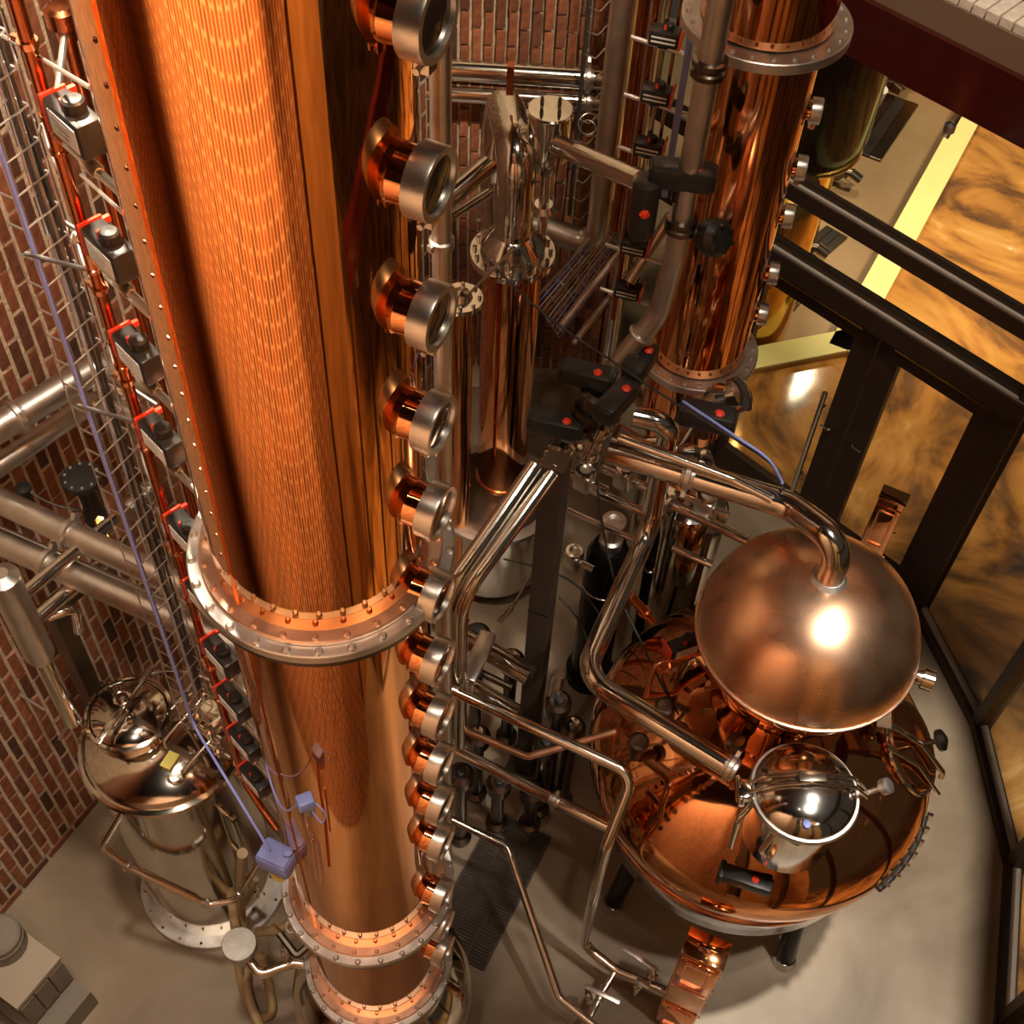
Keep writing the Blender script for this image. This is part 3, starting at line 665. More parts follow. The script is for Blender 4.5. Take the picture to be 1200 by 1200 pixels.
for o_ in (-.022, .022):
    sdv = Vector((-yd.y, yd.x, 0)) * o_
    build('yoke_bar', MB().tube([g6 - yd * .275 + sdv + Vector((0, 0, .0)), g6 - yd * .20 + sdv + Vector((0, 0, .10)), g6 + sdv + Vector((0, 0, .145)), g6 + yd * .20 + sdv + Vector((0, 0, .10)), g6 + yd * .275 + sdv], .009, .06), steel, ves)
build('yoke_block', MB().box(g6 + Vector((0, 0, .145)), (.12, .05, .03), frame3(yd), .004), steel_d, ves)
build('wing_knob', MB().cyl(g6 + yd * .26 - Vector((0, 0, .02)), g6 + yd * .33 + Vector((0, 0, .05)), .012).lathe([(.018, 0), (.036, .006), (.036, .04), (.018, .046)], g6 + yd * .33 + Vector((0, 0, .05)), (.6, 0, .8), 18), steel_w, ves)
build('hinge_lug', MB().box(g6 - yd * .27, (.07, .09, .07), frame3(yd), .008).cyl(g6 - yd * .29 - Vector((-yd.y, yd.x, 0)) * .07, g6 - yd * .29 + Vector((-yd.y, yd.x, 0)) * .07, .014), steel, ves)
ip = W(945, 967, zt4 + .085); build('blue_cap', MB().lathe([(.017, -.01), (.017, .014), (0, .018)], ip, ax4, 16), blue, ves)
# little dark swoosh mark on the vessel's side
fd = Vector((-g6.x, -g6.y, 0)).normalized(); a_ = math.degrees(math.atan2(fd.y, fd.x)); mb = MB()
mk = [g6 + az(a_ + 10 + 16 * u) * .2015 + Vector((0, 0, -.10 - .012 * math.sin(u * PI) * (1 if k == 0 else -1.4))) for k in (0,) for u in [i / 8 for i in range(9)]]
mb.tube(mk, .003, 0, 6).tube([g6 + az(a_ + 30) * .2015 + Vector((0, 0, -.098)), g6 + az(a_ + 20) * .2015 + Vector((0, 0, -.122))], .003, 0, 6)
build('maker_mark', mb, dark_cable, ves)
vb = W(905, 950, 1.9)
build('vessel_pipe', MB().tube([g6 - yd * .21 + Vector((0, 0, -.12)), g6 - yd * .27 + Vector((0, -.06, -.16)), g6 - yd * .26 + Vector((0, -.08, -.42))], .016).tube([g6 + Vector((-.13, -.17, -.08)), g6 + Vector((-.17, -.2, -.2)), g6 + Vector((-.13, -.17, -.34))], .012), steel, ves)
# black sensor block under the vessel
sc_ = W(876, 1032, 1.62); sx = (W(900, 1040, 1.62) - sc_).normalized()
t = thing('black_sensor_block', 'black sensor block with a red dot on the pot still under the domed vessel', 'sensor', sc_ - Vector((0, 0, .05)))
build('sensor_body', MB().box(sc_, (.24, .075, .075), frame3(sx), .012), black, t)
build('red_dot', MB().lathe([(.018, 0), (.018, .006), (0, .008)], sc_ + Vector((.03, -.01, .037)), ax4, 16), red, t)
build('end_cap', MB().box(sc_ - sx * .13, (.03, .09, .09), frame3(sx), .008), black, t)

# ------------------------------------------------------------------ actuators
def actuator(name, label, cat, group=None, L=.16, w_=.07, h_=.098, bracket=True, lab=True):
    t = thing(name, label, cat, (0, 0, 0), group)
    build('actuator_body', MB().box((0, 0, 0), (L, w_, h_), None, .01).box((0, 0, -h_ * .55), (L * .35, w_ * .6, h_ * .3)), black, t)
    if bracket:
        for sg in ((-1, 1) if bracket == 2 else (-1,)):
            build('red_end', MB().box((sg * (L / 2 + .006), 0, 0), (.010, w_ * 1.02, h_ * 1.05), None, .003).box((sg * (L / 2 + .006), w_ * .6, h_ * .3), (.012, w_ * .45, .018)), red, t)
    kn = build('top_knob', MB().lathe([(h_ * .28, h_ / 2 - .002), (h_ * .28, h_ / 2 + .028), (h_ * .22, h_ / 2 + .034), (0, h_ / 2 + .036)], (L * .12, 0, 0), (0, 0, 1), 18), black, t)
    build('knob_stripe', MB().box((L * .12 - h_ * .24, -h_ * .16, h_ / 2 + .014), (.012, .012, .024)), red, kn)
    if lab:
        lb = build('label', MB().box((.005, -w_ / 2 - .001, 0), (L * .74, .002, h_ * .66)), white, t, smooth=0)
        for k in range(3): build('print_line', MB().box((.0, -w_ / 2 - .0025, h_ * (.17 - .16 * k)), (L * (.5 - .1 * k), .001, .004)), grey_txt, lb, smooth=0)
    return t
def place(o, p, xd, scale=1):
    M = frame3(xd) if abs(Vector(xd).normalized().z) < .9 else Matrix.Identity(3)
    o.location = p; o.rotation_euler = M.to_euler(); o.scale = (scale,) * 3; return o

# ---- copper riser with tees and ten actuated valves, left of the column
pr = pt(137, 407, 2.62); YR = (-28, 155, 297, 413, 510, 617, 690, 757, 810, 857, 900)
def XR(y): return 137 + (y - 407) * .2905
zr = [up(pr, XR(y), y).z for y in YR]
ris = thing('copper_riser', 'long thin copper riser pipe with tees and collars, left of the tall column', 'pipe', Vector((pr.x, pr.y, up(pr, XR(925), 925).z)))
zlow = up(pr, XR(915), 915).z
tocol = (g1 + az(facing - 88) * .2 - Vector((pr.x, pr.y, 0))).normalized()
build('riser_tube', MB().tube([Vector((pr.x, pr.y, 6.9)), Vector((pr.x, pr.y, zlow)), Vector((pr.x, pr.y, zlow - .1)) + tocol * .12, Vector((pr.x, pr.y, zlow - .14)) + tocol * .22], .0165, .04, 16), copper_pipe, ris)
fa = actuator('valve_actuator', 'x', 'actuator', 'actuated valves on the copper riser')
ordn = ['topmost', 'second', 'third', 'fourth', 'fifth', 'sixth', 'seventh', 'eighth', 'ninth', 'tenth']
first_used = False
for i, z in enumerate(zr[1:]):
    p = Vector((pr.x, pr.y, z))
    te = build('tee', MB().lathe([(.0165, -.055), (.0225, -.053), (.0225, -.043), (.0185, -.04), (.0185, .04), (.0225, .043), (.0225, .053), (.0165, .055)], p, (0, 0, 1), 18).cyl(p, p + tocol * .05, .013, 14), copper_fit if i % 2 else copper_pipe, ris)
    build('branch', MB().cyl(p + tocol * .05, p + tocol * ((g1 - Vector((pr.x, pr.y, 0))).length - R1 * .98), .011, 12).lathe([(.016, 0), (.018, .01), (.018, .05), (.013, .06)], p + tocol * .13, tocol, 12), steel_b, te)
    a = fa if not first_used else copy_tree(fa); first_used = True
    a['label'] = 'black actuator with white label on the copper riser, %s counted from the top' % ordn[i] if i < 9 else 'black actuator at the bottom end of the copper riser'
    place(a, p + tocol * .135 + Vector((0, 0, .095)), tocol, .92)
for y in (50, 338, 445, 645, 780):
    p = up(pr, XR(y), y); build('pipe_collar', MB().lathe([(.0165, -.008), (.023, -.008), (.023, .008), (.0165, .008)], p, (0, 0, 1), 18, caps=False).box(p - LWN * .03, (.03, .012, .014), frame3(LWN)), copper_fit, ris)
pr2 = pt(123, 207, 3.02)
t = thing('copper_riser', 'second copper riser pipe, capped at the top, partly hidden behind the tall column', 'pipe', Vector((pr2.x, pr2.y, 2.6)))
ztp = up(pr2, 78, 32).z
build('riser_tube', MB().cyl(Vector((pr2.x, pr2.y, 2.6)), Vector((pr2.x, pr2.y, ztp)), .019, 16), copper_pipe, t)
build('valve_cap', MB().lathe([(.026, -.03), (.026, .0), (.042, .01), (.042, .05), (.03, .06), (0, .062)], Vector((pr2.x, pr2.y, ztp)), (0, 0, 1), 20), copper_pipe, t)
build('cap_arm', MB().cyl(Vector((pr2.x, pr2.y, ztp)), Vector((pr.x, pr.y, ztp)), .009, 10), steel_b, t)
# slanting stay rods between wall and column
for (a, b, hA, hB, lb) in (((-10, 34), (106, 103), 3.0, 2.3, 'thin grey stay rod crossing the copper riser near the top left corner'),
                       ((95, 205), (150, 255), 3.0, 2.3, 'thin grey stay rod beside the second black actuator'),
                       ((118, 320), (185, 380), 2.75, 2.35, 'thin grey stay rod beside the third black actuator')):
    A, B = pt(*a, hA), pt(*b, hB); o = build('stay_rod', MB().cyl(A, B, .005, 8), steel_b, None, B); tag(o, lb, 'rod')

# ---- vertical wire cable basket with cables
A = pt(83, 430, 2.76); Bx = LWD * .125; Dx = -LWN * .06
def bz(y): return up(A, 83 + (y - 430) * .341, y).z
zb0, zb1 = bz(855), 6.7
bas = thing('wire_cable_basket', 'upright galvanised wire cable basket running down the left side in front of the brick wall', 'cable basket', Vector((A.x, A.y, zb0)))
A0_ = Vector((A.x, A.y, 0))
for q in (Vector(), Bx, Dx, Bx * .5, Bx + Dx * .8): build('rail_wire', MB().cyl(A0_ + q + Vector((0, 0, zb0)), A0_ + q + Vector((0, 0, zb1)), .0028, 6), galv, bas)
z = zb0
while z < zb1:
    o = Vector((0, 0, z)); build('rung_wire', MB().tube([A0_ + Dx + o, A0_ + o, A0_ + Bx + o, A0_ + Bx + Dx * .8 + o], .0028, .008, 6), galv, bas); z += .098
for z_ in (bz(292), bz(470)):
    o = Vector((0, 0, z_)); rlk = Vector((pr.x, pr.y, 0))
    build('support_arm', MB().cyl(A0_ - LWD * .02 + o, rlk + o, .0065, 8).cyl(A0_ + Bx + o, rlk + LWN * 0 + LWD * .08 + o, .0065, 8), galv, bas)
bc = thing('blue_cable', 'pale blue cable clipped along the wire basket down to the blue sensor box', 'cable', A0_ + Vector((0, 0, zb0)))
bl_box = pt(325, 1006, 2.02)
build('cable_run', MB().tube([A0_ + LWN * .01 + Vector((0, 0, zb1)), A0_ + LWN * .01 + Vector((0, 0, zb0 + .05)), bl_box + Vector((-.02, 0, .07))], .0055, .05, 8), blue_cable, bc)
bundle = thing('cable_bundle', 'bundle of black and grey cables inside the wire basket', 'cables', A0_ + Vector((0, 0, zb0 + .1)))
for k, (u, v_, m_) in enumerate(((.72, .25, dark_cable), (.82, .35, cable_ins), (.90, .2, dark_cable), (.78, .55, white_cable), (.95, .5, dark_cable), (.30, .5, cable_ins))):
    pts = [A0_ + Bx * (u + .05 * math.sin(j * 1.7 + k)) + Dx * v_ + Vector((0, 0, zb1 - (zb1 - zb0 - .15) * j / 9)) for j in range(10)]
    build('cable', MB().spline(pts, .0065 if k % 2 else .005), m_, bundle)
# loops of cable leaving the basket towards the riser
for (y, lb) in ((190, 'thin grey cable arching out of the wire basket, uppermost'), (315, 'short pale cable loop from basket to riser, beside the second actuator'), (440, 'grey cable arching from basket to riser, above the wall elbow'),
                (560, 'grey cable arching from basket to riser beside the fourth actuator'), (632, 'thin cable arching over the lower pipes from basket to riser')):
    p = up(A, 83 + (y - 430) * .341, y) + Bx; q = Vector((pr.x, pr.y, p.z - .05)); o = build('cable_loop', MB().spline([p, p + Vector((.02, .0, .03)), p.lerp(q, .5) + Vector((0, 0, .035)), q], .0045), cable_ins if y % 3 else white_cable, None, p); tag(o, lb, 'cable')

# ---- big steel pipes on the left
def hpipe(label, a, b, za, r, cl=(), m=None, zb_=None, cat='pipe', name='steel_pipe', **k):
    return pipe_thing(name, label, cat, [W(*a, za), W(*b, zb_ if zb_ is not None else za)], r, m or steel_b, clamps=cl, **k)
hpipe('upper of the two fat brushed pipes crossing low behind the column from the left edge', (-30, 573), (430, 788), 3.05, .057, (.26,))
hpipe('lower of the two fat brushed pipes crossing low behind the column from the left edge', (-30, 622), (430, 826), 2.92, .057, (.20,))
hpipe('thin pipe tucked between the two fat brushed pipes at left', (-30, 606), (430, 808), 2.93, .016)
pipe_thing('steel_pipe', 'fat polished pipe on the left brick wall, upper one of the pair', 'pipe', [W(-40, 524, 3.32), W(118, 428, 3.32), W(260, 480, 3.32)], .066, steel_b, .09, clamps=(.36,))
pipe_thing('steel_pipe', 'slimmer polished pipe on the left brick wall, lower one of the pair', 'pipe', [W(-40, 572, 3.12), W(112, 468, 3.10), W(250, 520, 3.10)], .050, steel_b, .07)
pipe_thing('wrapped_elbow', 'foil wrapped elbow pipe bending down beside the wire basket', 'pipe', [W(112, 440, 3.22), W(143, 452, 3.2), up(W(143, 452, 3.2), 166, 548)], .05, insul, .06)
pipe_thing('wrapped_valve_body', 'short foil wrapped fitting below the wrapped elbow', 'fitting', [W(150, 600, 2.75), W(178, 572, 2.75)], .055, insul)
# black flanged valve
bv = W(95, 558, 3.05)
t = thing('black_flanged_valve', 'black round flanged valve top with pale bolts near the left brick wall', 'valve', bv - Vector((0, 0, .30)))
dk = build('flange_disc', MB().lathe([(.045, -.04), (.088, -.03), (.088, 0), (.03, .004), (0, .005)], bv, (0, 0, 1), 32), black, t)
bolt_parts(dk, 'bolt_head', bv, .072, 10, .007, .008, steel_w)
build('valve_neck', MB().lathe([(.05, -.32), (.05, -.25), (.038, -.2), (.045, -.04)], bv, (0, 0, 1), 24), black, t)
bv2 = W(27, 572, 3.0); o = build('black_hand_valve', MB().lathe([(.02, -.2), (.02, -.02), (.036, -.01), (.036, .005), (0, .01)], bv2, (0, 0, 1), 20), black, None, bv2 - Vector((0, 0, .2))); tag(o, 'small black hand valve beside the fat pipe at the left edge', 'valve')
o = build('cable_link', MB().spline([bv2, W(60, 590, 2.95), W(95, 598, 2.9), bv - Vector((0, 0, .2))], .0045), dark_cable, None, bv2); tag(o, 'thin black cable sagging from the black knob to the black flanged valve', 'cable')
o = build('brass_fitting', MB().lathe([(.018, 0), (.03, .01), (.03, .03), (.02, .05), (0, .052)], W(118, 612, 2.9), (.2, -.4, .8), 6).cyl(W(118, 612, 2.86), W(133, 640, 2.8), .012), brass, None, W(118, 612, 2.86)); tag(o, 'small brass fitting below the black flanged valve', 'fitting')
o = build('brass_tag', MB().lathe([(.012, 0), (.022, .006), (.022, .05), (.01, .06)], W(145, 512, 3.0), (0, 0, 1), 12), brass, None, W(145, 512, 3.0)); tag(o, 'tiny amber cap behind the wire basket', 'cap')
# tee assembly at the left edge
tb_ = pt(14, 700, 3.45)
t = thing('steel_tee_stand', 'upright steel tee pipe at the left edge with two arms running under the fat pipes', 'pipe', Vector((tb_.x, tb_.y, up(tb_, 80, 845).z)))
zz = lambda y: up(tb_, 14 + (y - 700) * .49, y).z
b0 = Vector((tb_.x, tb_.y, 0))
build('tee_body', MB().lathe([(.055, zz(770)), (.066, zz(765)), (.066, zz(690)), (.07, zz(688)), (.07, zz(676)), (.03, zz(672)), (0, zz(672))], b0, (0, 0, 1), 28), steel_b, t)
build('down_pipe', MB().cyl(b0 + Vector((0, 0, zz(845))), b0 + Vector((0, 0, zz(768))), .042, 20), steel, t)
dirr = (W(80, 655, 2.2) - W(20, 705, 2.2)).normalized()
for k, (zz_, r_) in enumerate(((zz(706), .03), (zz(735), .034))): build('side_arm', MB().cyl(b0 + Vector((0, 0, zz_)), b0 + dirr * .55 + Vector((0, 0, zz_)), r_, 16), steel, t)
build('gooseneck', MB().tube([b0 + Vector((0, 0, zz(742))) + dirr * .1, b0 + Vector((0, 0, zz(742))) + dirr * .2 - LWN * -.05, b0 + Vector((0, 0, zz(775))) + dirr * .2], .022), steel, t)
lp = pt(62, 712, 3.75); o = build('wall_post', MB().box(Vector((lp.x, lp.y, (up(lp, 128, 850).z + lp.z) / 2)), (.085, .085, lp.z - up(lp, 128, 850).z), frame3(LWD)).box(lp + dirr * .12, (.34, .085, .05), frame3(dirr)), steel_d, None, Vector((lp.x, lp.y, up(lp, 128, 850).z))); tag(o, 'dark square steel post with a stub arm in front of the left brick wall', 'post')
o = build('wall_stud', MB().cyl(W(14, 808, 1.55), W(52, 832, 1.45), .009, 8).lathe([(.02, -.01), (.02, .012), (0, .014)], W(14, 808, 1.55), W(14, 808, 1.55) - W(52, 832, 1.45), 10), steel_b, None, W(52, 832, 1.45)); tag(o, 'pale stud bolt sticking out of the lower left brick wall', 'bolt')
o = build('small_spout', MB().tube([W(80, 850, 1.5), W(73, 858, 1.45), W(70, 866, 1.38)], .010, .02), steel_w, None, W(73, 858, 1.45)); tag(o, 'small curved steel spout at the foot of the steel tee pipe', 'spout')

# ---- steel tank, lower left
gt = Vector((-1.641, 2.852, 0)); Rt = .385; zt = 1.80
tank = thing('steel_tank', 'mirror steel tank with domed top and bolted foot ring beside the brick wall', 'tank', gt)
build('tank_wall', MB().lathe([(Rt - .02, .05), (Rt - .02, zt - .08), (Rt, zt - .05)], gt, (0, 0, 1), 72), steel_tank, tank)
build('top_rim', MB().torus(gt + Vector((0, 0, zt - .02)), Rt, .022, seg=72), steel, tank)
build('tank_top', MB().lathe([(Rt, zt - .02), (Rt * .93, zt + .03), (Rt * .75, zt + .07), (Rt * .4, zt + .105), (0, zt + .115)], gt, (0, 0, 1), 72), steel_tank, tank)
fr = build('foot_ring', MB().ring(gt, Rt + .05, Rt - .06, .05, seg=64), steel_w, tank); bolt_parts(fr, 'bolt_head', gt + Vector((0, 0, .05)), Rt + .022, 20, .010, .012, steel)
mc = W(153, 842, zt + .14)
mw = build('manway_neck', MB().lathe([(.19, -.1), (.19, .03), (.205, .04), (.205, .06), (.19, .065)], mc, (0, 0, 1), 56, caps=False), steel, tank)
build('manway_lid', MB().lathe([(.19, .05), (.15, .078), (.08, .092), (0, .096)], mc, (0, 0, 1), 56), steel_tank, mw)
ld = (W(190, 792, zt + .2) - W(128, 880, zt + .2)).normalized()
build('lid_bar', MB().box(mc + Vector((0, 0, .14)), (.46, .035, .02), frame3(ld), .004), steel, mw)
build('hand_screw', MB().cyl(mc + Vector((0, 0, .08)), mc + Vector((0, 0, .2)), .012).torus(mc + Vector((0, 0, .2)), .035, .008), steel, mw)
tg = W(199, 891, zt + .125); o = build('yellow_tag', MB().box(tg, (.085, .055, .012), frame3(ld)), yellow, tank, smooth=0)
nz = W(207, 912, zt + .05); build('top_nozzle', MB().lathe([(.028, -.06), (.028, .0), (.045, .005), (.045, .03), (.03, .032), (.03, .0), (0, 0)], nz, (0, 0, 1), 24), steel, tank)
tops = [((175, 862), (228, 800), .012), ((192, 868), (240, 815), .010), ((214, 905), (262, 850), .009), ((120, 800), (135, 815), .012), ((215, 838), (262, 880), .012), ((190, 838), (225, 812), .010)]
for a, b, r in tops:
    build('top_pipe', MB().tube([W(*a, zt + .10), W(*a, zt + .16), W(*b, zt + .22)], r, .02), steel, tank)
build('grab_handle', MB().tube([W(112, 838, zt + .07), W(110, 828, zt + .13), W(133, 850, zt + .13), W(135, 858, zt + .07)], .011, .02), steel, tank)
lad = build('level_gauge', MB().cyl(gt + az(-35) * (Rt + .03) + Vector((0, 0, .4)), gt + az(-35) * (Rt + .03) + Vector((0, 0, 1.5)), .014), steel, tank)
for z in (.5, 1.0, 1.45): build('gauge_stub', MB().cyl(gt + az(-35) * (Rt - .03) + Vector((0, 0, z)), gt + az(-35) * (Rt + .05) + Vector((0, 0, z)), .018), steel, lad)
# small valves around the tank top (manifold under the basket)
for k, (px_, py_) in enumerate(((232, 838), (246, 858), (256, 880), (240, 812))):
    p = W(px_, py_, 2.15)
    o = build('needle_valve', MB().lathe([(.012, -.05), (.012, -.01), (.024, 0), (.024, .02), (.01, .03), (.01, .05), (.02, .052), (.02, .062), (0, .064)], p, (0, 0, 1), 12).cyl(p + Vector((-.05, .03, 0)), p + Vector((.06, -.03, 0)), .011, 10), steel, None, p)
    tag(o, ['small steel needle valve above the tank top, nearest the wire basket foot', 'small steel needle valve above the tank top, next to the riser tees', 'lowest small steel needle valve beside the riser foot', 'highest small steel needle valve left of the riser'][k], 'valve', 'needle valves above the tank')
# looping sample line in front of the tank
sl = [W(150, 938, 1.72), W(118, 992, 1.35), W(152, 1016, 1.2), W(243, 1060, .95), W(276, 1055, .95), W(308, 1003, 1.2)]
pipe_thing('sample_line', 'bent steel sample line looping round the front of the lower left tank', 'pipe', sl, .019, steel, .07, clamps=(1.95, 2.98, 4.15))
build('thin_sleeve', MB().cyl(sl[2].lerp(sl[3], .15), sl[2].lerp(sl[3], .85), .025, 16), steel, bpy.data.objects['sample_line'])
# round capped fitting with pipe to the sump
gc = W(280, 1106, 1.0)
t = thing('round_capped_fitting', 'round steel fitting with a machined disc top, left of the column foot', 'fitting', gc - Vector((0, 0, .25)))
build('fitting_body', MB().lathe([(.04, -.25), (.05, -.2), (.05, -.1), (.082, -.07), (.088, -.05), (.088, -.004), (.084, 0), (0, .001)], gc, (0, 0, 1), 40), machined, t)
build('side_pipe', MB().tube([gc - Vector((0, 0, .12)), W(305, 1142, .85), W(345, 1128, .85), g1 + Vector((-.1, .0, .82))], .028, .05), steel, t)
build('clamp_loop', MB().torus(W(335, 1115, .95), .05, .008, (1, .2, .3), 24), steel, t)
# tan hoses
for k, (pts, lb) in enumerate((([pt(284, 1000, 2.6), W(282, 1060, .5), W(288, 1120, .2), W(290, 1165, .15), W(310, 1215, .1)], 'tan rubber hose running down past the round fitting to the bottom edge'),
    ([W(272, 1000, .9), W(270, 1040, .6), W(276, 1090, .45), W(283, 1150, .15), W(300, 1190, .03), W(318, 1185, .05), W(314, 1150, .12), W(306, 1120, .3)], 'tan rubber hose with a U bend near the bottom edge'),
    ([W(225, 945, 1.0), W(245, 990, .7), W(262, 1035, .5), W(285, 1060, .4), W(300, 1030, .7)], 'tan hose curving against the lower left steel tank'),
    ([W(300, 1092, .6), W(330, 1088, .55), W(345, 1070, .6)], 'short tan hose between the round fitting and the column foot'))):
    o = build('rubber_hose', MB().spline(pts, .026 if k != 2 else .016, 12), hose, None, pts[-1]); tag(o, lb, 'hose')
# blue sensor box and its lever valve, hung on the column flange
t = thing('blue_sensor_box', 'blue plastic sensor box with a steel neck beside the lower column flange', 'sensor', bl_box)
fx = frame3((.9, -.35, 0))
build('box_housing', MB().box(bl_box, (.135, .10, .10), fx, .015), blue, t)
build('box_cover', MB().box(bl_box + Vector((0, 0, .05)), (.12, .085, .016), fx, .006).lathe([(.02, 0), (.02, .02), (0, .024)], bl_box + Vector((.045, 0, .055)), (0, 0, 1), 14), blue, t)
build('box_neck', MB().lathe([(.03, -.12), (.03, -.08), (.022, -.07), (.022, -.04)], bl_box, (0, 0, 1), 16), steel, t)
build('yellow_ring', MB().lathe([(.034, -.15), (.034, -.12)], bl_box + Vector((-.005, 0, 0)), (0, 0, 1), 16), yellow, t)
lv0 = W(338, 1043, 1.55)
t = thing('blue_lever_valve', 'small steel valve with a blue lever handle under the blue sensor box', 'valve', lv0)
build('lever', MB().tube([lv0, W(346, 1052, 1.5), W(356, 1078, 1.42)], .012, .02, 8), blue, t)
build('valve_body', MB().lathe([(.022, -.10), (.032, -.08), (.032, -.03), (.02, 0), (0, .01)], lv0, (0, 0, 1), 16), steel, t)
fk = W(352, 1090, 1.3)
t = thing('yoke_bracket', 'dark steel bracket with wing nuts bolted to the column, below the blue lever', 'bracket', fk - Vector((0, 0, .05)))
build('bracket_arm', MB().tube([fk + Vector((-.1, -.02, .0)), fk + Vector((.0, -.12, -.02)), fk + Vector((.14, .02, .02))], .02, .02, 8), steel_d, t)
build('wing_nut', MB().torus(fk + Vector((-.035, -.0, .04)), .028, .008, (.2, -.2, 1), 20).torus(fk + Vector((.03, .02, .04)), .028, .008, (-.2, -.2, 1), 20), steel_w, t)
build('bracket_bolt', MB().cyl(fk + Vector((-.13, 0, .05)), fk + Vector((-.09, -.02, .0)), .012).cyl(fk + Vector((0, 0, -.05)), fk + Vector((-.01, .01, .16)), .009), steel, t)
sb = pt(358, 940, 1.80)
t = thing('small_blue_connector', 'small blue connector head on a copper stub in front of the tall column', 'sensor', sb)
build('connector_head', MB().box(sb, (.055, .045, .055), frame3((.8, .4, 0)), .008), blue, t)
build('connector_neck', MB().lathe([(.016, -.08), (.016, -.03)], sb + Vector((.01, 0, 0)), (0, 0, 1), 12), steel_b, t)
build('connector_cable', MB().spline([sb + Vector((-.02, 0, 0)), pt(335, 950, 1.85), pt(322, 930, 1.95), pt(312, 895, 2.05), pt(305, 840, 2.15)], .0035, 6).spline([sb + Vector((.02, 0, .02)), sb + Vector((.06, -.02, -.02)), sb + Vector((.05, -.03, -.08)), sb + Vector((.02, -.01, -.05))], .003, 6), blue_cable, t)

# ---- bench at the lower left corner
zq = .55; b1, b2, b3 = W(22, 1086, zq), W(71, 1122, zq), W(24, 1186, zq)
ex = (b2 - b1); ey = (b3 - b2); bc_ = b1 + ex * -.3 + ey * .5; exn = ex.normalized(); eyn = Vector((-exn.y, exn.x, 0)); eyn = eyn if eyn.dot(ey) > 0 else -eyn
bw_ = .46; bl_ = ey.length; cb = b2 - exn * bw_ / 2 + eyn * bl_ / 2
t = thing('bench_cabinet', 'cream topped low cabinet in the bottom left corner', 'cabinet', Vector((cb.x, cb.y, 0)))
Mx = frame3(exn)
build('cabinet_body', MB().box(Vector((cb.x, cb.y, zq / 2 - .02)) , (bw_ - .03, bl_ - .03, zq - .04), Mx), bench_side, t, smooth=0)
build('cabinet_top', MB().box(Vector((cb.x, cb.y, zq - .02)), (bw_, bl_, .04), Mx, .004), bench_m, t, smooth=0)
build('kick_step', MB().box(Vector((cb.x, cb.y, .10)) + exn * .12 + eyn * .02, (bw_, bl_ + .02, .2), Mx), bench_side, t, smooth=0)
for k in range(3): build('door_panel', MB().box(Vector((cb.x, cb.y, .36)) + exn * (bw_ / 2 - .01) + eyn * (bl_ * (k - 1) / 3.1), (.02, bl_ / 3.3, .26), Mx, .004), bench_side, t, smooth=0)
cc_ = W(4, 1096, zq + .16)
o = build('grey_canister', MB().lathe([(.10, -.16), (.115, -.15), (.115, -.06), (.12, -.055), (.12, -.045), (.115, -.04), (.115, 0), (.1, .012), (0, .014)], cc_ + Vector((-.03, 0, 0)), (0, 0, 1), 36), bench_side, None, cc_ - Vector((.03, 0, .16))); tag(o, 'round grey canister standing on the cream cabinet in the corner', 'canister')

# ------------------------------------------------------------------ pipework between the columns and the pot still
apx = g5 + Vector((0, 0, ze + .42))
zs_ = 3.22
pipe_thing('swan_neck_pipe', 'fat steel pipe arching out of the top of the copper globe towards the valve cluster', 'pipe',
    [apx, g5 + Vector((0, 0, zs_ + .02)), W(925, 592, zs_), W(714, 527, zs_)], .062, steel, .20, clamps=(2.55,), base=apx)
build('neck_collar', MB().lathe([(.085, -.02), (.085, .0), (.066, .02)], apx + Vector((0, 0, .01)), (0, 0, 1), 28), steel_w, bpy.data.objects['swan_neck_pipe'])
pipe_thing('slim_parallel_pipe', 'slim steel pipe running close above the fat pipe to the globe', 'pipe', [W(725, 512, 3.35), W(860, 562, 3.30), W(905, 585, 3.28)], .022, steel)
za = 2.28; kv = W(683, 792, za); q0 = g6 - yd * .26
lowp = [pt(742, 487, 4.1), pt(786, 497, 4.1), up(pt(786, 497, 4.1), 764, 622), kv, W(862, 903, za - .02)]
pipe_thing('vessel_feed_pipe', 'fat steel pipe dropping from the valve cluster and turning to the domed vessel', 'pipe', lowp, .053, steel, .17, clamps=(3.97,))
# twin pipes slanting down to the left
for k, (a, b, c, e) in enumerate((((652, 548), (540, 702), (517, 768), 'right'), ((628, 545), (520, 700), (500, 760), 'left'))):
    p1, p2 = W(*a, 3.05), W(*b, 2.75); p3 = up(p2, *c)
    pipe_thing('slanting_pipe', 'dark shining steel pipe slanting from valve cluster to the front column, %s one of two' % e, 'pipe', [p1, p2, p3 - Vector((0, 0, .9))], .036 if k == 0 else .040, steel, .22, group='twin slanting pipes')
# dark square post
pb = W(616, 900, 0); ptop = up(pb, 658, 540)
t = thing('square_post', 'dark brown square steel post standing between the column and the pot still', 'post', pb)
build('post_shaft', MB().box(Vector((pb.x, pb.y, ptop.z / 2)), (.115, .115, ptop.z), frame3((.9, -.3, 0)), .006), brown_post, t, smooth=0)
build('foot_plate', MB().box(Vector((pb.x, pb.y, .01)), (.24, .24, .02), frame3((.9, -.3, 0))), brown_post, t, smooth=0)
build('joint_line', MB().box(Vector((pb.x, pb.y, up(pb, 640, 710).z)), (.118, .118, .012), frame3((.9, -.3, 0))), steel_d, t, smooth=0)
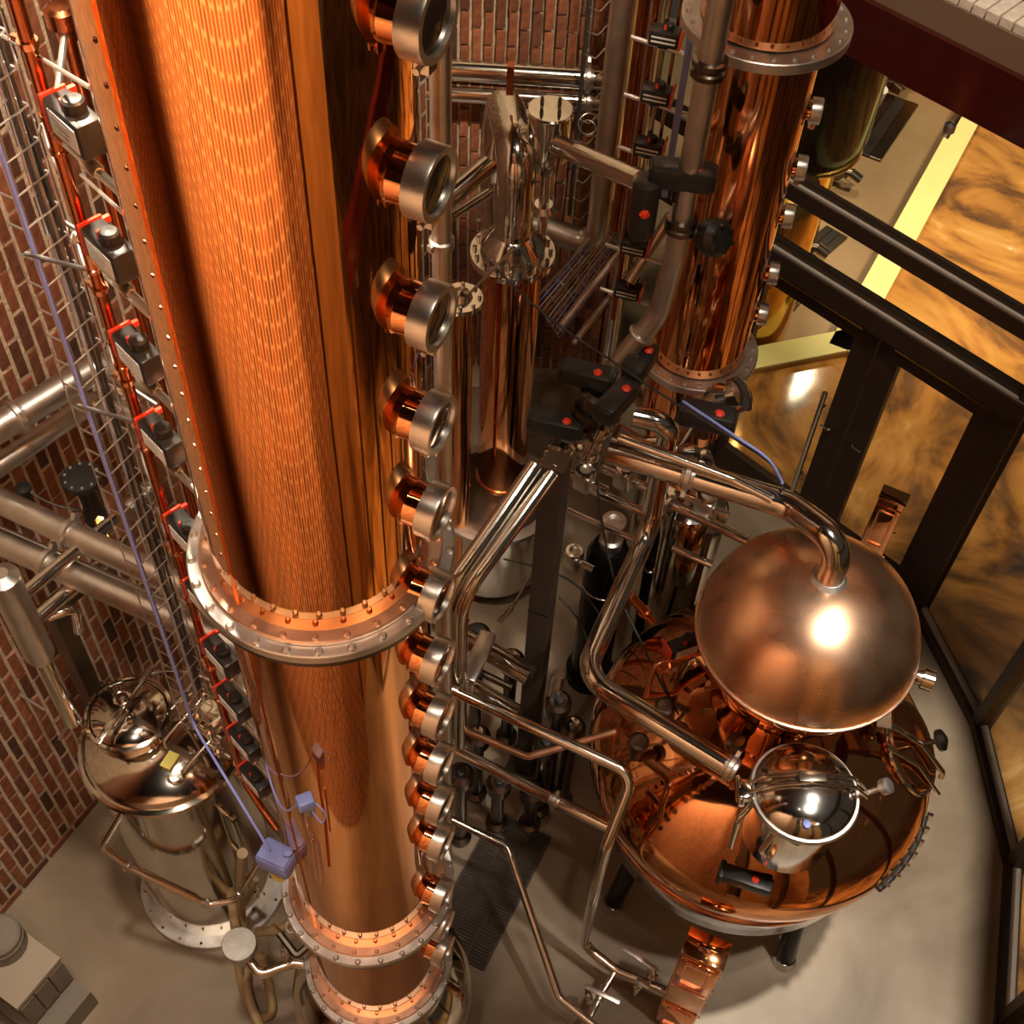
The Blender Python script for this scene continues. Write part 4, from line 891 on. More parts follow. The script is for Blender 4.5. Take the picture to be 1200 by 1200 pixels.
# pair behind the post
hpipe('upper steel pipe of the pair passing behind the square post', (420, 676), (622, 792), 1.75, .058, (.6,), steel)
hpipe('lower steel pipe of the pair passing behind the square post', (420, 723), (608, 838), 1.65, .050, (), steel)
hpipe('thin steel pipe crossing below the twin pipes, above the copper pipe', (420, 719), (600, 806), 1.9, .02, (), steel_d)
hb = W(560, 770, 2.0); o = build('strap_bracket', MB().box(hb, (.30, .085, .05), frame3(W(545, 800, 2) - W(585, 710, 2)), .01).lathe([(.05, -.1), (.05, .06), (.035, .07), (0, .07)], W(543, 797, 1.95), (0, 0, 1), 20), steel_b, None, hb); tag(o, 'flat steel strap bracket holding the pipe pair beside the front column', 'bracket')
# front pipes
c1 = W(683, 1107, .30); zc = up(c1, 707, 990).z; 
pipe_thing('thin_drain_pipe', 'thin bent steel pipe passing left of the pot still and down to the floor valves', 'pipe',
    [W(440, 767, zc + .38), W(743, 907, zc + .25), Vector((c1.x, c1.y, zc)), c1, W(722, 1137, .28), W(782, 1163, .28)], .029, steel, .10)
pipe_thing('drain_branch', 'short steel branch pipe with valve near the bottom edge', 'pipe', [W(722, 1137, .28), W(705, 1165, .26), W(692, 1192, .25)], .022, steel, clamps=(1.2,))
pipe_thing('inlet_pipe', 'straight steel pipe with clamps ending in a hook on the lower left of the pot', 'pipe', [W(430, 826, 1.15), W(655, 940, 1.15), W(815, 1018, 1.15), W(840, 1003, 1.22), W(838, 985, 1.32)], .034, steel, .09, clamps=(.98, 1.5, 1.93))
pipe_thing('floor_line', 'thinnest steel pipe crossing the floor grate to the bottom edge', 'pipe', [W(430, 912, .77), W(594, 992, .72), W(598, 1003, .7), W(655, 1168, .35), W(700, 1205, .33)], .022, steel, .06)
pipe_thing('copper_crossing_pipe', 'thin copper pipe crossing with a shallow bend left of the pot still', 'pipe', [W(430, 806, 1.5), W(618, 887, 1.5), W(722, 857, 1.65)], .019, copper_pale, .06)
# lever valves near the floor
def lever(p, a, b, lb, nm='lever_valve'):
    t = thing(nm, lb, 'valve', p); build('valve_body', MB().lathe([(.02, -.09), (.034, -.07), (.034, -.03), (.02, -.01), (.014, .03)], p, (0, 0, 1), 16), steel, t)
    d = (b - a); build('lever', MB().box((a + b) / 2 + Vector((0, 0, .03)), (d.length, .03, .012), frame3(d), .004), steel_b, t)
    build('drain_spout', MB().cyl(p - Vector((0, 0, .2)), p - Vector((0, 0, .08)), .018, 12), steel, t); return t
lever(W(693, 1160, .40), W(685, 1157, .42), W(726, 1177, .42), 'steel lever valve on the branch pipe near the bottom edge, lever pointing right')
lever(W(766, 1137, .42), W(768, 1138, .45), W(730, 1113, .45), 'steel lever valve with lever pointing up left beside the copper light box')
lever(W(750, 1150, .30), W(745, 1150, .33), W(760, 1158, .33), 'short steel stub valve under the bent drain pipe end')
# rails and rods between the columns
for (a, b, z, r, lb) in (((665, 597), (760, 640), 2.0, .017, 'thin steel rail right of the square post'), ((690, 572), (765, 605), 2.3, .024, 'short steel rail with a small valve beside the square post'),
    ((785, 590), (876, 634), 2.3, .026, 'steel rail running behind the vessel feed pipe to the globe'), ((788, 642), (835, 662), 2.1, .022, 'lower steel rail behind the vessel feed pipe')):
    A_, B_ = W(*a, z), W(*b, z); o = build('steel_rail', MB().cyl(A_, B_, r, 14), steel, None, B_); tag(o, lb, 'rail')
o = build('rail_stanchion', MB().cyl(W(832, 622, 2.3), up(W(832, 622, 2.3), 812, 712), .02, 12), steel_d, None, up(W(832, 622, 2.3), 812, 712)); tag(o, 'dark upright rod joining the two rails beside the globe', 'rod')
# valve cluster
vc = thing('valve_cluster', 'ribbed steel valve body joining the pipes beside the second column', 'valve', pt(690, 505, 4.35))
for (px_, py_, r, dz) in ((692, 478, .085, .0), (700, 510, .07, 0), (655, 530, .075, 0)):
    c_ = pt(px_, py_, 4.35); build('valve_body', MB().lathe([(r * .75, -.16), (r, -.13), (r, -.10), (r * .7, -.09), (r * .7, -.05), (r, -.04), (r, -.01), (r * .7, 0), (r * .7, .04), (r, .05), (r, .08), (r * .6, .1)], c_, (.3, .2, .93), 24), steel_d if r > .08 else steel, vc)
def big_act(px_, py_, hd__, xd, L, lb, tall=False, red_off=.2):
    p = pt(px_, py_, hd__); t = thing('pneumatic_actuator', lb, 'actuator', (0, 0, 0), None)
    if tall: build('actuator_body', MB().lathe([(.05, -.17), (.062, -.14), (.062, .09), (.055, .12), (.03, .13), (0, .13)], (0, 0, 0), (0, 0, 1), 24), black, t); dp = Vector((0, -.03, .128)); n_ = (0, 0, 1)
    else: build('actuator_body', MB().box((0, 0, 0), (L, .115, .11), None, .022).box((L / 2, 0, 0), (.02, .095, .09), None, .01).box((-L / 2, 0, 0), (.02, .095, .09), None, .01), black, t); dp = Vector((L * red_off, -.02, .055)); n_ = (0, 0, 1)
    if tall: dp = Vector((.0, -.062, .0)); n_ = (0, -1, 0)
    rd = build('red_indicator', MB().lathe([(.024, 0), (.024, .008), (.012, .016), (0, .017)], dp, n_, 6), red, t)
    build('mount_foot', MB().cyl((0, 0, -.13), (0, 0, -.05), .035, 16), steel_d, t)
    place(t, p, xd); return t
big_act(689, 440, 4.45, (1, -.28, 0), .26, 'black pneumatic actuator with red dot, highest of the cluster beside the condenser')
big_act(652, 497, 4.3, (1, -.2, 0), .27, 'black pneumatic actuator with a grey label plate, leftmost of the cluster')
build('label', MB().box((.02, -.0585, .0), (.15, .003, .05)), steel_b, bpy.data.objects['pneumatic_actuator.001'], smooth=0).location = (0, 0, 0)
big_act(722, 470, 4.25, (.55, .83, 0), .25, 'black pneumatic actuator with red dot, slanting at the middle of the cluster')
big_act(750, 425, 4.5, (.45, .9, 0), .22, 'black pneumatic actuator with red dot under the elbow by the second column')
big_act(829, 488, 4.15, (1, -.22, 0), .26, 'black pneumatic actuator with red dot below the second column flange')
big_act(800, 205, 4.55, (1, -.1, 0), .27, 'black pneumatic actuator with red dot high in front of the second column')
big_act(755, 240, 4.5, (1, 0, 0), .2, 'upright black cylinder actuator with red mark left of the second column', tall=True)
# round black motor
mt_ = pt(836, 278, 4.55); t = thing('round_motor', 'round black valve motor in front of the second column', 'motor', mt_)
build('motor_body', MB().lathe([(.03, -.06), (.07, -.05), (.085, -.02), (.085, .03), (.06, .06), (0, .065)], mt_, (.5, -.6, .4), 24).cyl(mt_, mt_ + Vector((-.16, .02, .02)), .03, 14), black, t)
mb = MB(); [mb.lathe([(.012, 0), (.012, .02), (0, .024)], mt_ + Vector((.5, -.6, .4)).normalized() * .05 + (Vector((0, 0, 1)).rotation_difference(Vector((.5, -.6, .4))) @ (az(60 * k) * .055)), (.5, -.6, .4), 8) for k in range(6)]; build('motor_bolts', mb, steel_d, t)['kind'] = 'stuff'
# down pipe in front of the second column
dv = pt(845, 0, 4.55)
dt_ = [Vector((dv.x, dv.y, 6.3)), up(dv, 797, 300), pt(772, 368, 4.6), pt(706, 448, 4.5)]
pipe_thing('column_down_pipe', 'fat brushed steel down pipe with couplings in front of the second column', 'pipe', dt_, .052, steel_b, .30)
for y_ in (78, 262): 
    p = up(dv, 845 - y_ * .16, y_); build('coupling', MB().lathe([(.052, -.04), (.072, -.035), (.072, -.012), (.06, 0), (.072, .012), (.072, .035), (.052, .04)], p, (0, 0, 1), 28), steel_d, bpy.data.objects['column_down_pipe'])
p = dt_[2].lerp(dt_[3], .3); build('white_clamp', MB().torus(p, .060, .011, dt_[3] - dt_[2], 28), steel_w, bpy.data.objects['column_down_pipe'])
pipe_thing('cross_pipe', 'steel pipe from the bolted drum to the upright black actuator', 'pipe', [dtp + Vector((0, 0, -.17)), pt(752, 213, 4.7)], .052, steel)
pipe_thing('lower_bend_pipe', 'thick steel bend beside the valve cluster below the second column', 'pipe', [pt(722, 505, 4.6), pt(752, 522, 4.6), pt(790, 520, 4.6), pt(820, 470, 4.6)], .045, steel, .12)
# wrapped valve right below flange
o = build('steel_bell_fitting', MB().lathe([(.05, -.1), (.09, -.06), (.095, 0), (.07, .04), (.09, .06), (.09, .1), (.05, .12)], pt(850, 470, 4.35), (.7, -.1, .7), 24), steel, None, pt(850, 470, 4.35)); tag(o, 'bulging steel fitting right of the actuator under the second column flange', 'fitting')
o = build('steel_union', MB().lathe([(.04, -.1), (.075, -.06), (.075, -.02), (.05, 0), (.075, .02), (.075, .06), (.04, .1)], pt(813, 540, 4.2), (.8, .1, -.5), 24), steel, None, pt(813, 540, 4.2)); tag(o, 'steel pipe union below the actuator at the second column foot', 'fitting')
# vertical risers against the back wall
vv = pt(715, 150, 6.1)
vp = [Vector((vv.x, vv.y, 6.2)), up(vv, 699, 290), pt(640, 268, 6.1), pt(560, 245, 6.1)]
pipe_thing('back_riser_pipe', 'fat steel pipe coming down the back brick wall and turning left at an elbow', 'pipe', vp, .074, steel_b, .12, clamps=(.5,))
v2 = pt(741, 120, 6.0); pipe_thing('thin_back_pipe', 'thinner warm toned pipe beside the fat pipe on the back wall', 'pipe', [Vector((v2.x, v2.y, 6.1)), up(v2, 723, 268)], .035, copper_pipe)
v3 = pt(762, 60, 6.0); pipe_thing('grey_back_conduit', 'pale grey conduit on the back wall behind the small actuators', 'conduit', [Vector((v3.x, v3.y, 6.1)), up(v3, 690, 480)], .042, steel_b)
v3 = pt(736, 250, 5.8); pipe_thing('rusty_back_pipe', 'thin rusty red pipe left of the small back actuators', 'pipe', [Vector((v3.x, v3.y, 5.9)), up(v3, 706, 372)], .017, copper_pipe)
for (y0, y1, lb) in ((88, 92, 'upper of two polished pipes level along the back brick wall'), (116, 120, 'lower of two polished pipes level along the back brick wall')):
    z_ = 3.12 if y0 < 100 else 2.98
    a_, b_ = W(505, y0 - 8, z_), W(706, y1 - 3, z_); off_ = 6.80 / ((a_.y + b_.y) / 2)
    pipe_thing('back_wall_pipe', lb, 'pipe', [Yp(500, y0 - 9, 6.78), Yp(706, y1, 6.78)], .070 if y0 < 100 else .056, steel, clamps=(.92,))
pipe_thing('diagonal_back_pipe', 'polished pipe slanting down left behind the front column from the fat elbow', 'pipe', [pt(585, 182, 5.9), pt(505, 248, 5.6)], .062, steel)
pipe_thing('diagonal_back_pipe', 'second slanting pipe lower down behind the front column', 'pipe', [pt(578, 222, 5.9), pt(515, 262, 5.75)], .030, steel)
# ladder cable tray on the back wall
tr = pt(698, 60, 6.3); tn = thing('back_cable_ladder', 'black cable ladder with tangled white wires on the back brick wall', 'cable ladder', Vector((tr.x, tr.y, up(tr, 680, 255).z)))
zz0, zz1 = up(tr, 680, 255).z, 5.6; u_ = Vector((.06, -.02, 0)); tb0 = Vector((tr.x, tr.y, 0))
build('rail', MB().cyl(tb0 - u_ + Vector((0, 0, zz0)), tb0 - u_ + Vector((0, 0, zz1)), .013, 8), dark_cable, tn)
build('rail', MB().cyl(tb0 + u_ + Vector((0, 0, zz0)), tb0 + u_ + Vector((0, 0, zz1)), .006, 8), dark_cable, tn)
z = zz0
while z < zz1:
    build('rung_wire', MB().tube([tb0 - u_ + Vector((0, 0, z)), tb0 + Vector((0, -.05, z + .02)), tb0 + u_ + Vector((0, 0, z + .08))], .0035, .01, 6), galv, tn); z += .14
build('wire_coil', MB().torus(up(tr, 688, 145), .06, .004, (.3, -1, .4)).torus(up(tr, 687, 150), .045, .004, (-.3, -1, .4)), galv, tn)
# small actuators on the thin back manifold
mf = pt(776, 60, 5.75); mfb = Vector((mf.x, mf.y, 0)); mz = lambda y: up(mf, 776 - (y - 60) * .15, y).z
man = thing('back_manifold', 'thin steel manifold pipe carrying six small actuators left of the second column', 'pipe', mfb + Vector((0, 0, mz(345))))
build('manifold_tube', MB().cyl(mfb + Vector((0, 0, mz(350))), mfb + Vector((0, 0, 5.9)), .014, 10).cyl(mfb + Vector((.06, .03, mz(350))), mfb + Vector((.06, .03, 5.9)), .010, 10), steel, man)
sa = actuator('small_actuator', 'x', 'actuator', 'small actuators on the back manifold', L=.15, w_=.09, h_=.08, bracket=True, lab=False)
for o in list(sa.children): 
    if o.name.startswith('red_end'): o.location.x += .162
build('white_stripe', MB().box((0, -.046, .012), (.12, .003, .008)).box((0, -.046, -.012), (.12, .003, .008)), white, sa, smooth=0)
for i, y in enumerate((38, 106, 168, 284, 336)):
    a = sa if i == 0 else copy_tree(sa); p = mfb + Vector((0, 0, mz(y)))
    a['label'] = 'small black actuator with white stripes left of the second column, %s from the top' % ('topmost', 'second', 'third', 'fourth', 'lowest')[i]
    place(a, p + Vector((0, -.03, 0)), (1, -.25, 0))
    b_ = build('branch', MB().cyl(p + Vector((-.16, .04, -.06)), p + Vector((.20, -.06, -.10)), .013, 10), steel_w, man)
o = build('flat_blue_cable', MB().box((Vector((0, 0, 0)) + pt(800, 100, 5.7)), (.035, .01, 1.4)), blue, None, pt(800, 100, 5.7) - Vector((0, 0, .7)), smooth=0); tag(o, 'flat blue cable hanging left of the second column', 'cable')
# slanting bright conduits and cable tray behind the condenser
def rod(a, b, h1, h2, r, m, lb, nm='slanting_conduit', cat='conduit', group=None):
    A_, B_ = pt(*a, h1), pt(*b, h2); o = build(nm, MB().cyl(A_, B_, r, 12), m, None, B_); tag(o, lb, cat, group); return o
rod((738, 282), (655, 385), 6.0, 5.6, .024, steel_w, 'pale slanting conduit behind the slim condenser, upper one')
rod((752, 300), (672, 402), 6.0, 5.6, .020, steel_w, 'pale slanting conduit behind the slim condenser, lower one')
rod((788, 250), (738, 330), 5.9, 5.7, .034, steel_b, 'thick pale conduit slanting behind the small actuators')
ct = thing('slanting_cable_tray', 'slanting wire cable tray with pale cables between condenser and second column', 'cable tray', pt(640, 405, 5.8))
for k in range(11):
    f = k / 10; build('tray_wire', MB().cyl(pt(728 + 26 * f, 238 + 16 * f, 6.15), pt(626 + 30 * f, 352 + 44 * f, 5.85), .0045 if k % 3 else .010, 6), (galv, blue_cable, white_cable)[k % 3] if k % 4 else galv, ct)
for k in range(9):
    f = k / 8; a_, b_ = pt(728 - 102 * f, 238 + 114 * f, 6.15 - .3 * f), pt(754 - 98 * f, 254 + 142 * f, 6.15 - .3 * f); build('cross_wire', MB().cyl(a_, b_, .004, 6), galv, ct)
# thin black and blue cable sweeping over the cluster
o = build('sweeping_cable', MB().spline([pt(572, 305, 5.0), pt(640, 370, 4.6), pt(720, 425, 4.2), pt(800, 478, 3.95), pt(870, 520, 3.8), pt(908, 548, 3.75), W(918, 572, 3.3)], .0055, 8), dark_cable, None, W(918, 572, 3.3)); tag(o, 'long thin dark cable sweeping from the condenser over the cluster to the swan neck', 'cable')
o = build('sweeping_cable', MB().spline([pt(800, 470, 3.93), pt(860, 510, 3.80), pt(900, 538, 3.76), W(917, 566, 3.36)], .006, 8), blue, None, W(917, 566, 3.36)); tag(o, 'blue sleeve cable ending on the swan neck pipe', 'cable')
o = build('thin_probe_rod', MB().cyl(pt(603, 290, 4.9), pt(552, 342, 4.9), .008), steel, None, pt(552, 342, 4.9)); tag(o, 'thin steel rod leaning in front of the bolted dome', 'rod')
o = build('thin_probe_rod', MB().cyl(W(634, 655, 1.9), W(600, 712, 1.6), .007).cyl(W(600, 712, 1.6), W(585, 728, 1.5), .016), steel, None, W(585, 728, 1.5)); tag(o, 'thin steel rod with a gland left of the square post', 'rod')
for k, (pts, lb) in enumerate((([W(590, 655, 2.0), W(640, 668, 2.0), W(680, 690, 1.8), W(715, 740, 1.4)], 'black cable drooping right of the square post'), ([W(655, 700, 1.9), W(675, 722, 1.8), W(690, 755, 1.5)], 'short black cable hanging beside the square post'),
    ([pt(722, 500, 4.2), W(700, 560, 2.6), W(720, 680, 2.1), W(755, 760, 1.9), W(790, 830, 1.9)], 'long black cable hanging from the cluster over the pot shoulder'))):
    o = build('hanging_cable', MB().spline(pts, .006, 8), dark_cable, None, pts[-1]); tag(o, lb, 'cable')
# vessels below
gv = Vector((g3.x, g3.y, 0)) + Vector((-.04, -.1, 0))
t = thing('steel_receiver', 'steel receiver tank with a pale rim, under the slim copper condenser', 'tank', gv)
build('tank_wall', MB().lathe([(.33, .1), (.37, .18), (.37, .86)], gv, (0, 0, 1), 56), steel_tank, t)
build('tank_rim', MB().lathe([(.37, .82), (.42, .84), (.42, .87), (.37, .88)], gv, (0, 0, 1), 56), steel_w, t)
build('tank_top', MB().lathe([(.38, .87), (.30, .90), (.12, .93), (0, .94)], gv, (0, 0, 1), 56), steel_d, t)
for k in range(3): build('leg', MB().cyl(gv + az(30 + 120 * k) * .25, gv + az(30 + 120 * k) * .25 + Vector((0, 0, .14)), .03), steel_d, t)
ztop_c = Z3(585) - .03
build('support_neck', MB().cyl(gv + Vector((.04, .1, .9)), gv + Vector((.04, .1, ztop_c)), .06), steel, t)
gw = W(764, 775, 0)
t = thing('steel_drum_tank', 'upright brownish steel drum tank behind the vessel feed pipe', 'tank', gw)
build('tank_wall', MB().lathe([(.20, .08), (.225, .14), (.225, 1.75), (.2, 1.82), (.1, 1.87), (0, 1.88)], gw, (0, 0, 1), 56), steel_tank, t)
build('tank_foot', MB().lathe([(.19, 0), (.24, .0), (.24, .03), (.19, .09)], gw, (0, 0, 1), 40), steel_b, t)
gx_ = W(690, 790, 0)
t = thing('dark_pump_vessel', 'dark upright pump vessel between the square post and the drum tank', 'pump', gx_)
build('pump_body', MB().lathe([(.16, 0), (.16, .1), (.13, .14), (.13, 1.4), (.10, 1.48), (0, 1.5)], gx_, (0, 0, 1), 40), black_g, t)
build('pump_head', MB().lathe([(.07, 1.48), (.07, 1.55), (.05, 1.56), (.05, 1.68), (.07, 1.69), (.07, 1.72), (.045, 1.722), (.045, 1.70), (0, 1.70)], gx_, (0, 0, 1), 28), steel_b, t)
build('pump_ring', MB().torus(gx_ + Vector((0, 0, 1.1)), .133, .008, seg=32), steel, t)
for (px_, py_, z_, lb) in ((732, 560, 2.35, 'box shaped steel valve with an open top, right of the square post'), (685, 562, 2.35, 'round steel clamp valve right against the square post'), (672, 655, 1.4, 'steel plate valve hanging low right of the square post'), (826, 592, 2.35, 'dark steel pipe valve behind the swan neck pipe')):
    p = W(px_, py_, z_); t = thing('steel_valve', lb, 'valve', p - Vector((0, 0, .1)))
    build('valve_body', MB().box(p, (.10, .09, .13), frame3((.8, -.5, 0)), .018), steel_b, t)
    build('valve_port', MB().lathe([(.03, .06), (.05, .065), (.05, .085), (.032, .086), (.03, .06), (0, .06)], p, (0, 0, 1), 20).cyl(p - Vector((.12, -.06, 0)), p + Vector((.12, -.06, 0)), .024, 14), steel, t)
# dense dark fittings low down between the pipes
dk_spots = ((560, 740, 1.3), (600, 770, 1.0), (640, 870, .9), (560, 860, .8), (655, 820, 1.2), (672, 850, 1.0), (585, 915, .6), (625, 925, .5), (540, 905, .9))
dkl = ('highest, above the pipe pair', 'between the pipe pair', 'right of the copper crossing pipe', 'left under the copper crossing pipe', 'right of the post foot', 'lowest beside the post foot', 'above the floor grate', 'at the upper right of the floor grate', 'beside the front column')
for k, (px_, py_, z_) in enumerate(dk_spots):
    p = W(px_, py_, z_); t = thing('floor_pump', 'dark steel pump fitting under the pipes, %s' % dkl[k], 'pump', Vector((p.x, p.y, 0)), 'dark fittings under the pipes')
    build('pump_body', MB().lathe([(.07, 0), (.07, .03), (.04, .05), (.04, z_ - .12), (.075, z_ - .10), (.075, z_ - .02), (.05, z_), (0, z_)], Vector((p.x, p.y, 0)), (0, 0, 1), 24), steel_d, t)
    build('pump_knob', MB().lathe([(.018, z_ - .01), (.03, z_ + .02), (.03, z_ + .04), (0, z_ + .045)], Vector((p.x, p.y, 0)), (0, 0, 1), 14), steel if k % 2 else black, t)
o = build('wrapped_line', MB().spline([W(655, 790, 1.35), W(650, 812, 1.2), W(645, 835, 1.0), W(665, 850, .9)], .04, 14), insul, None, W(645, 835, 1.0)); tag(o, 'crumpled foil wrapped line right of the square post', 'pipe')
# things standing on the pot
p0_, p1_ = W(738, 697, 2.0), W(765, 728, 1.78)
t = thing('copper_stub_pipe', 'copper stub pipe rising from the far left shoulder of the pot', 'pipe', p1_)
build('stub', MB().cyl(p1_, p0_, .026, 16).lathe([(.026, -.01), (.036, -.01), (.036, .01), (.026, .01)], p1_.lerp(p0_, .35), p0_ - p1_, 18), copper_fit, t)
pa = actuator('pot_actuator', 'black actuator with red end caps and white label on the pot left shoulder', 'actuator', None, L=.16, bracket=2)
place(pa, W(800, 758, 2.02), W(830, 748, 2.02) - W(770, 770, 2.02), 1.05)
pipe_thing('pot_copper_line', 'thin copper line bending down over the pot left of the globe', 'pipe', [W(822, 765, 1.98), W(768, 778, 1.98), W(755, 822, 1.75)], .014, copper_fit, .04)
o = build('red_cap', MB().lathe([(.02, -.05), (.02, 0), (.034, .005), (.034, .035), (0, .04)], W(842, 752, 2.15), (0, 0, 1), 6), red, None, W(842, 752, 2.10)); tag(o, 'bright red knob at the lower left of the globe', 'knob')
for k, (px_, py_, z_, lb) in enumerate(((778, 832, 1.98, 'dark round valve cap on the pot above the vessel feed pipe'), (748, 873, 1.85, 'dark round valve cap on the pot below the vessel feed pipe'), (862, 873, 2.0, 'small steel gland beside the feed pipe end'))):
    p = W(px_, py_, z_); o = build('relief_valve', MB().lathe([(.03, -.12), (.03, -.01), (.05, 0), (.05, .04), (.035, .05), (0, .052)], p, (0, 0, 1), 20), steel_d, None, p - Vector((0, 0, .12))); tag(o, lb, 'valve')
# copper light boxes
def light_box(lb, top, bot_z, w_, d_, yaw, nm='copper_light_box'):
    b = Vector((top.x, top.y, bot_z)); t = thing(nm, lb, 'light box', b); Mx = frame3(yaw); X = Mx.col[0]; Y = Mx.col[1]; hh = top.z - bot_z
    build('box_case', MB().box(b + Vector((0, 0, hh / 2)), (w_, d_, hh), Mx, .006), copper, t)
    fy = -Y if Y.y > 0 else Y
    for k, (f0_, f1_) in enumerate(((.04, .36), (.40, .62), (.66, .97))):
        c_ = b + Vector((0, 0, hh * (1 - (f0_ + f1_) / 2))) + fy * (d_ / 2 + .004); h_ = hh * (f1_ - f0_)
        fp = build('front_panel', MB().box(c_, (w_ * .92, .012, h_), Mx, .004), copper_pale if k == 1 else copper, t)
        if k != 1:
            for a_, b_, sw, sh in ((-w_ * .30, 0, .012, h_ * .8), (w_ * .30, 0, .012, h_ * .8), (0, h_ * .4, w_ * .6, .012), (0, -h_ * .4, w_ * .6, .012)):
                build('panel_frame', MB().box(c_ + X * a_ + Vector((0, 0, b_)) + fy * .01, (sw, .012, sh), Mx), copper_fit, fp, smooth=0)
    build('top_plate', MB().box(b + Vector((0, 0, hh + .006)), (w_ * 1.06, d_ * 1.06, .012), Mx, .003), copper, t)
    mb = MB(); [mb.cyl(b + X * (w_ / 2) + Vector((0, 0, hh * f)), b + X * (w_ / 2 + .018) + Vector((0, 0, hh * f)), .009, 8) for f in (.15, .35, .55, .75)]
    build('side_screws', mb, steel, t)['kind'] = 'stuff'
    return t
light_box('copper light box standing behind the globe in front of the right door', W(1048, 582, 1.30), .0, .165, .11, (.9, -.42, 0))
light_box('copper light box with a matte middle panel at the bottom edge', W(828, 1112, 1.15), .0, .21, .14, (.93, -.37, 0))
# floor grate
gA, gB, gD, gC = W(582, 953), W(644, 988), W(500, 1103), W(566, 1130)
gu = (gB - gA).normalized(); gvv = (gD - gA); gl = gvv.length; gvv.normalize(); wdt = (gB - gA).length; gc_ = (gA + gB + gC + gD) / 4
grt = thing('floor_grate', 'rectangular dark slotted floor grate between the column and the pot still', 'grate', gc_)
Mg = frame3(gvv); gn = Mg.col[1]
build('grate_pan', MB().box(gc_ + Vector((0, 0, .002)), (gl, wdt, .004), Mg), steel_d, grt, smooth=0)
for sgn in (-1, 1):
    build('frame_bar', MB().box(gc_ + gn * sgn * wdt / 2 + Vector((0, 0, .010)), (gl, .014, .02), Mg), brown_post, grt, smooth=0); build('frame_bar', MB().box(gc_ + gvv * sgn * gl / 2 + Vector((0, 0, .010)), (.014, wdt, .02), Mg), brown_post, grt, smooth=0)
n_ = 46
for k in range(1, n_): build('slat', MB().box(gc_ + gvv * (k / n_ - .5) * gl + Vector((0, 0, .010)), (.007, wdt, .014), Mg), steel_d, grt, smooth=0)
for f in (-.17, .17): build('cross_bar', MB().box(gc_ + gn * f * wdt + Vector((0, 0, .017)), (gl, .012, .006), Mg), steel_d, grt, smooth=0)

# ------------------------------------------------------------------ the annex beyond the glass
bs = pt(962, 60, 9.6); bb = Vector((bs.x, bs.y, 0))
zb1_ = up(bs, 935, 165).z
bst = thing('black_still', 'black enamelled still with a brass rim and brass skirt beyond the glass wall', 'still', bb)
build('enamel_wall', MB().lathe([(.40, zb1_ - .02), (.52, zb1_ + .05), (.57, zb1_ + .2), (.57, 3.6)], bb, (0, 0, 1), 56), black_g, bst)
build('brass_rim', MB().torus(bb + Vector((0, 0, zb1_ + .03)), .52, .03, seg=56), brass, bst)
build('brass_skirt', MB().lathe([(.38, -.3), (.38, zb1_ - .25), (.30, zb1_)], bb, (0, 0, 1), 48), brass, bst)
bst2 = pt(905, 250, 8.2); b2_ = Vector((bst2.x, bst2.y, 0)); t = thing('brass_kettle', 'brass kettle wall beyond the glass, half hidden by the second column', 'kettle', b2_ - Vector((0, 0, .3)))
build('kettle_wall', MB().lathe([(.34, -.3), (.36, .0), (.36, 1.3), (.30, 1.42), (.12, 1.5), (.1, 1.6)], b2_, (0, 0, 1), 48), brass, t)
t = thing('brass_bowl', 'small brass bowl end near the yellow curb, top right beyond the glass', 'bowl', W(1055, 62, -.25))
build('bowl', MB().lathe([(.05, -.25), (.22, -.12), (.30, .1), (.31, .12), (.28, .12), (.2, -.08), (0, -.2)], W(1053, 62, .02), (0, 0, 1), 40), brass, t)
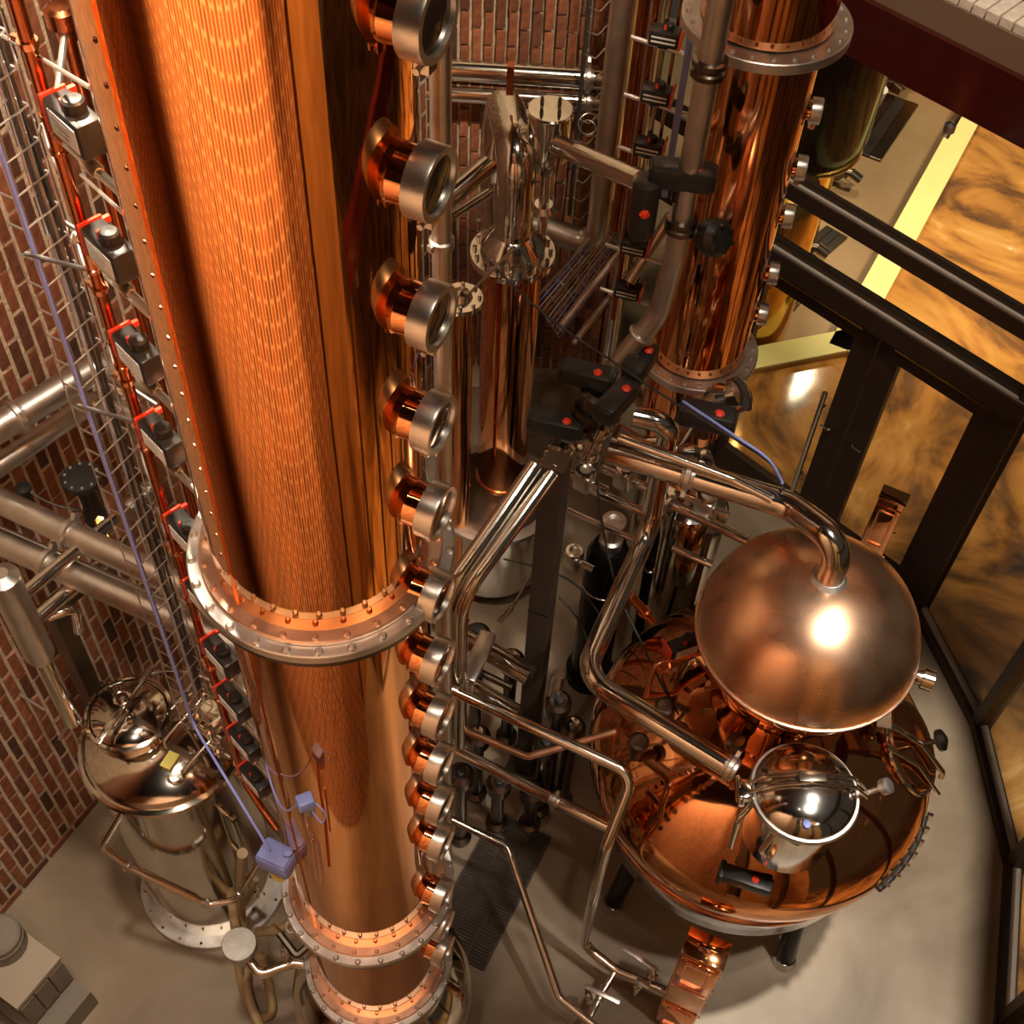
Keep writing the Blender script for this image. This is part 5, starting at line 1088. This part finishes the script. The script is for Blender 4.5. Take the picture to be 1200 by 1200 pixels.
for k, (a, lb) in enumerate((((1048, 88), 'chrome outlet valve with hose tail on the black still, upper'), ((990, 198), 'chrome outlet valve lying low by the brass skirt, beyond the glass'), ((950, 285), 'small chrome valve with pale lever behind the top rail of the glass wall'))):
    p = W(a[0] - 8, a[1], -.12); t = thing('chrome_valve', lb, 'valve', p - Vector((0, 0, .17)))
    build('valve_body', MB().cyl(p - Vector((.30, -.02, 0)), p + Vector((.12, -.06, 0)), .05, 14).lathe([(.05, -.1), (.08, -.06), (.08, .06), (.03, .1), (0, .1)], p, (0, 0, 1), 16), steel_d, t)
    build('lever', MB().tube([p + Vector((0, 0, .1)), p + Vector((-.05, .12, .18)), p + Vector((-.25, .16, .18))], .02, .03), black if k != 2 else steel_w, t)
    build('foot', MB().cyl(p - Vector((.1, 0, .18)), p - Vector((.1, 0, 0)), .03, 10), steel_d, t); build('spout', MB().cyl(p + Vector((.1, -.06, 0)), p + Vector((.2, -.1, -.05)), .065, 14), steel, t)
o = build('pale_lever', MB().tube([W(1035, 105, .3), W(1022, 128, .0), W(1016, 148, -.25)], .05, .05), steel_w, None, W(1016, 148, -.3)); tag(o, 'pale tapered handle hanging at the black still edge', 'handle')
for k, (q, lb) in enumerate(((((1032, 108), (1072, 122), (1035, 190), (997, 176)), 'dark slatted drain mat farthest beyond the glass'), (((960, 262), (985, 276), (958, 322), (925, 308)), 'dark slatted drain mat between the two rails of the glass wall'), (((905, 328), (942, 345), (935, 362), (900, 350)), 'dark slatted drain mat seen through the left door'))):
    P_ = [W(x, y, -.285) for x, y in q]; c_ = sum(P_, Vector()) / 4; u1 = (P_[1] - P_[0]); u2 = (P_[3] - P_[0]); Mm = frame3(u1); t = thing('drain_mat', lb, 'mat', c_, 'drain mats in the sunken floor')
    for j in range(3): build('mat_panel', MB().box(c_ + u1 * ((j - 1) / 3), (u1.length / 3.1, u2.length, .03), Mm, .004), steel_d if j != 1 else black, t, smooth=0)
o = build('wall_hook', MB().cyl(on_door(.9, 3.62, .02), on_door(.9, 3.5, .1), .02).lathe([(.03, -.02), (.03, .02), (0, .03)], on_door(.9, 3.55, .08), (0, 0, 1), 12), steel_b, None, on_door(.9, 3.5, .1)); tag(o, 'small chrome hook under the dark red beam', 'hook')
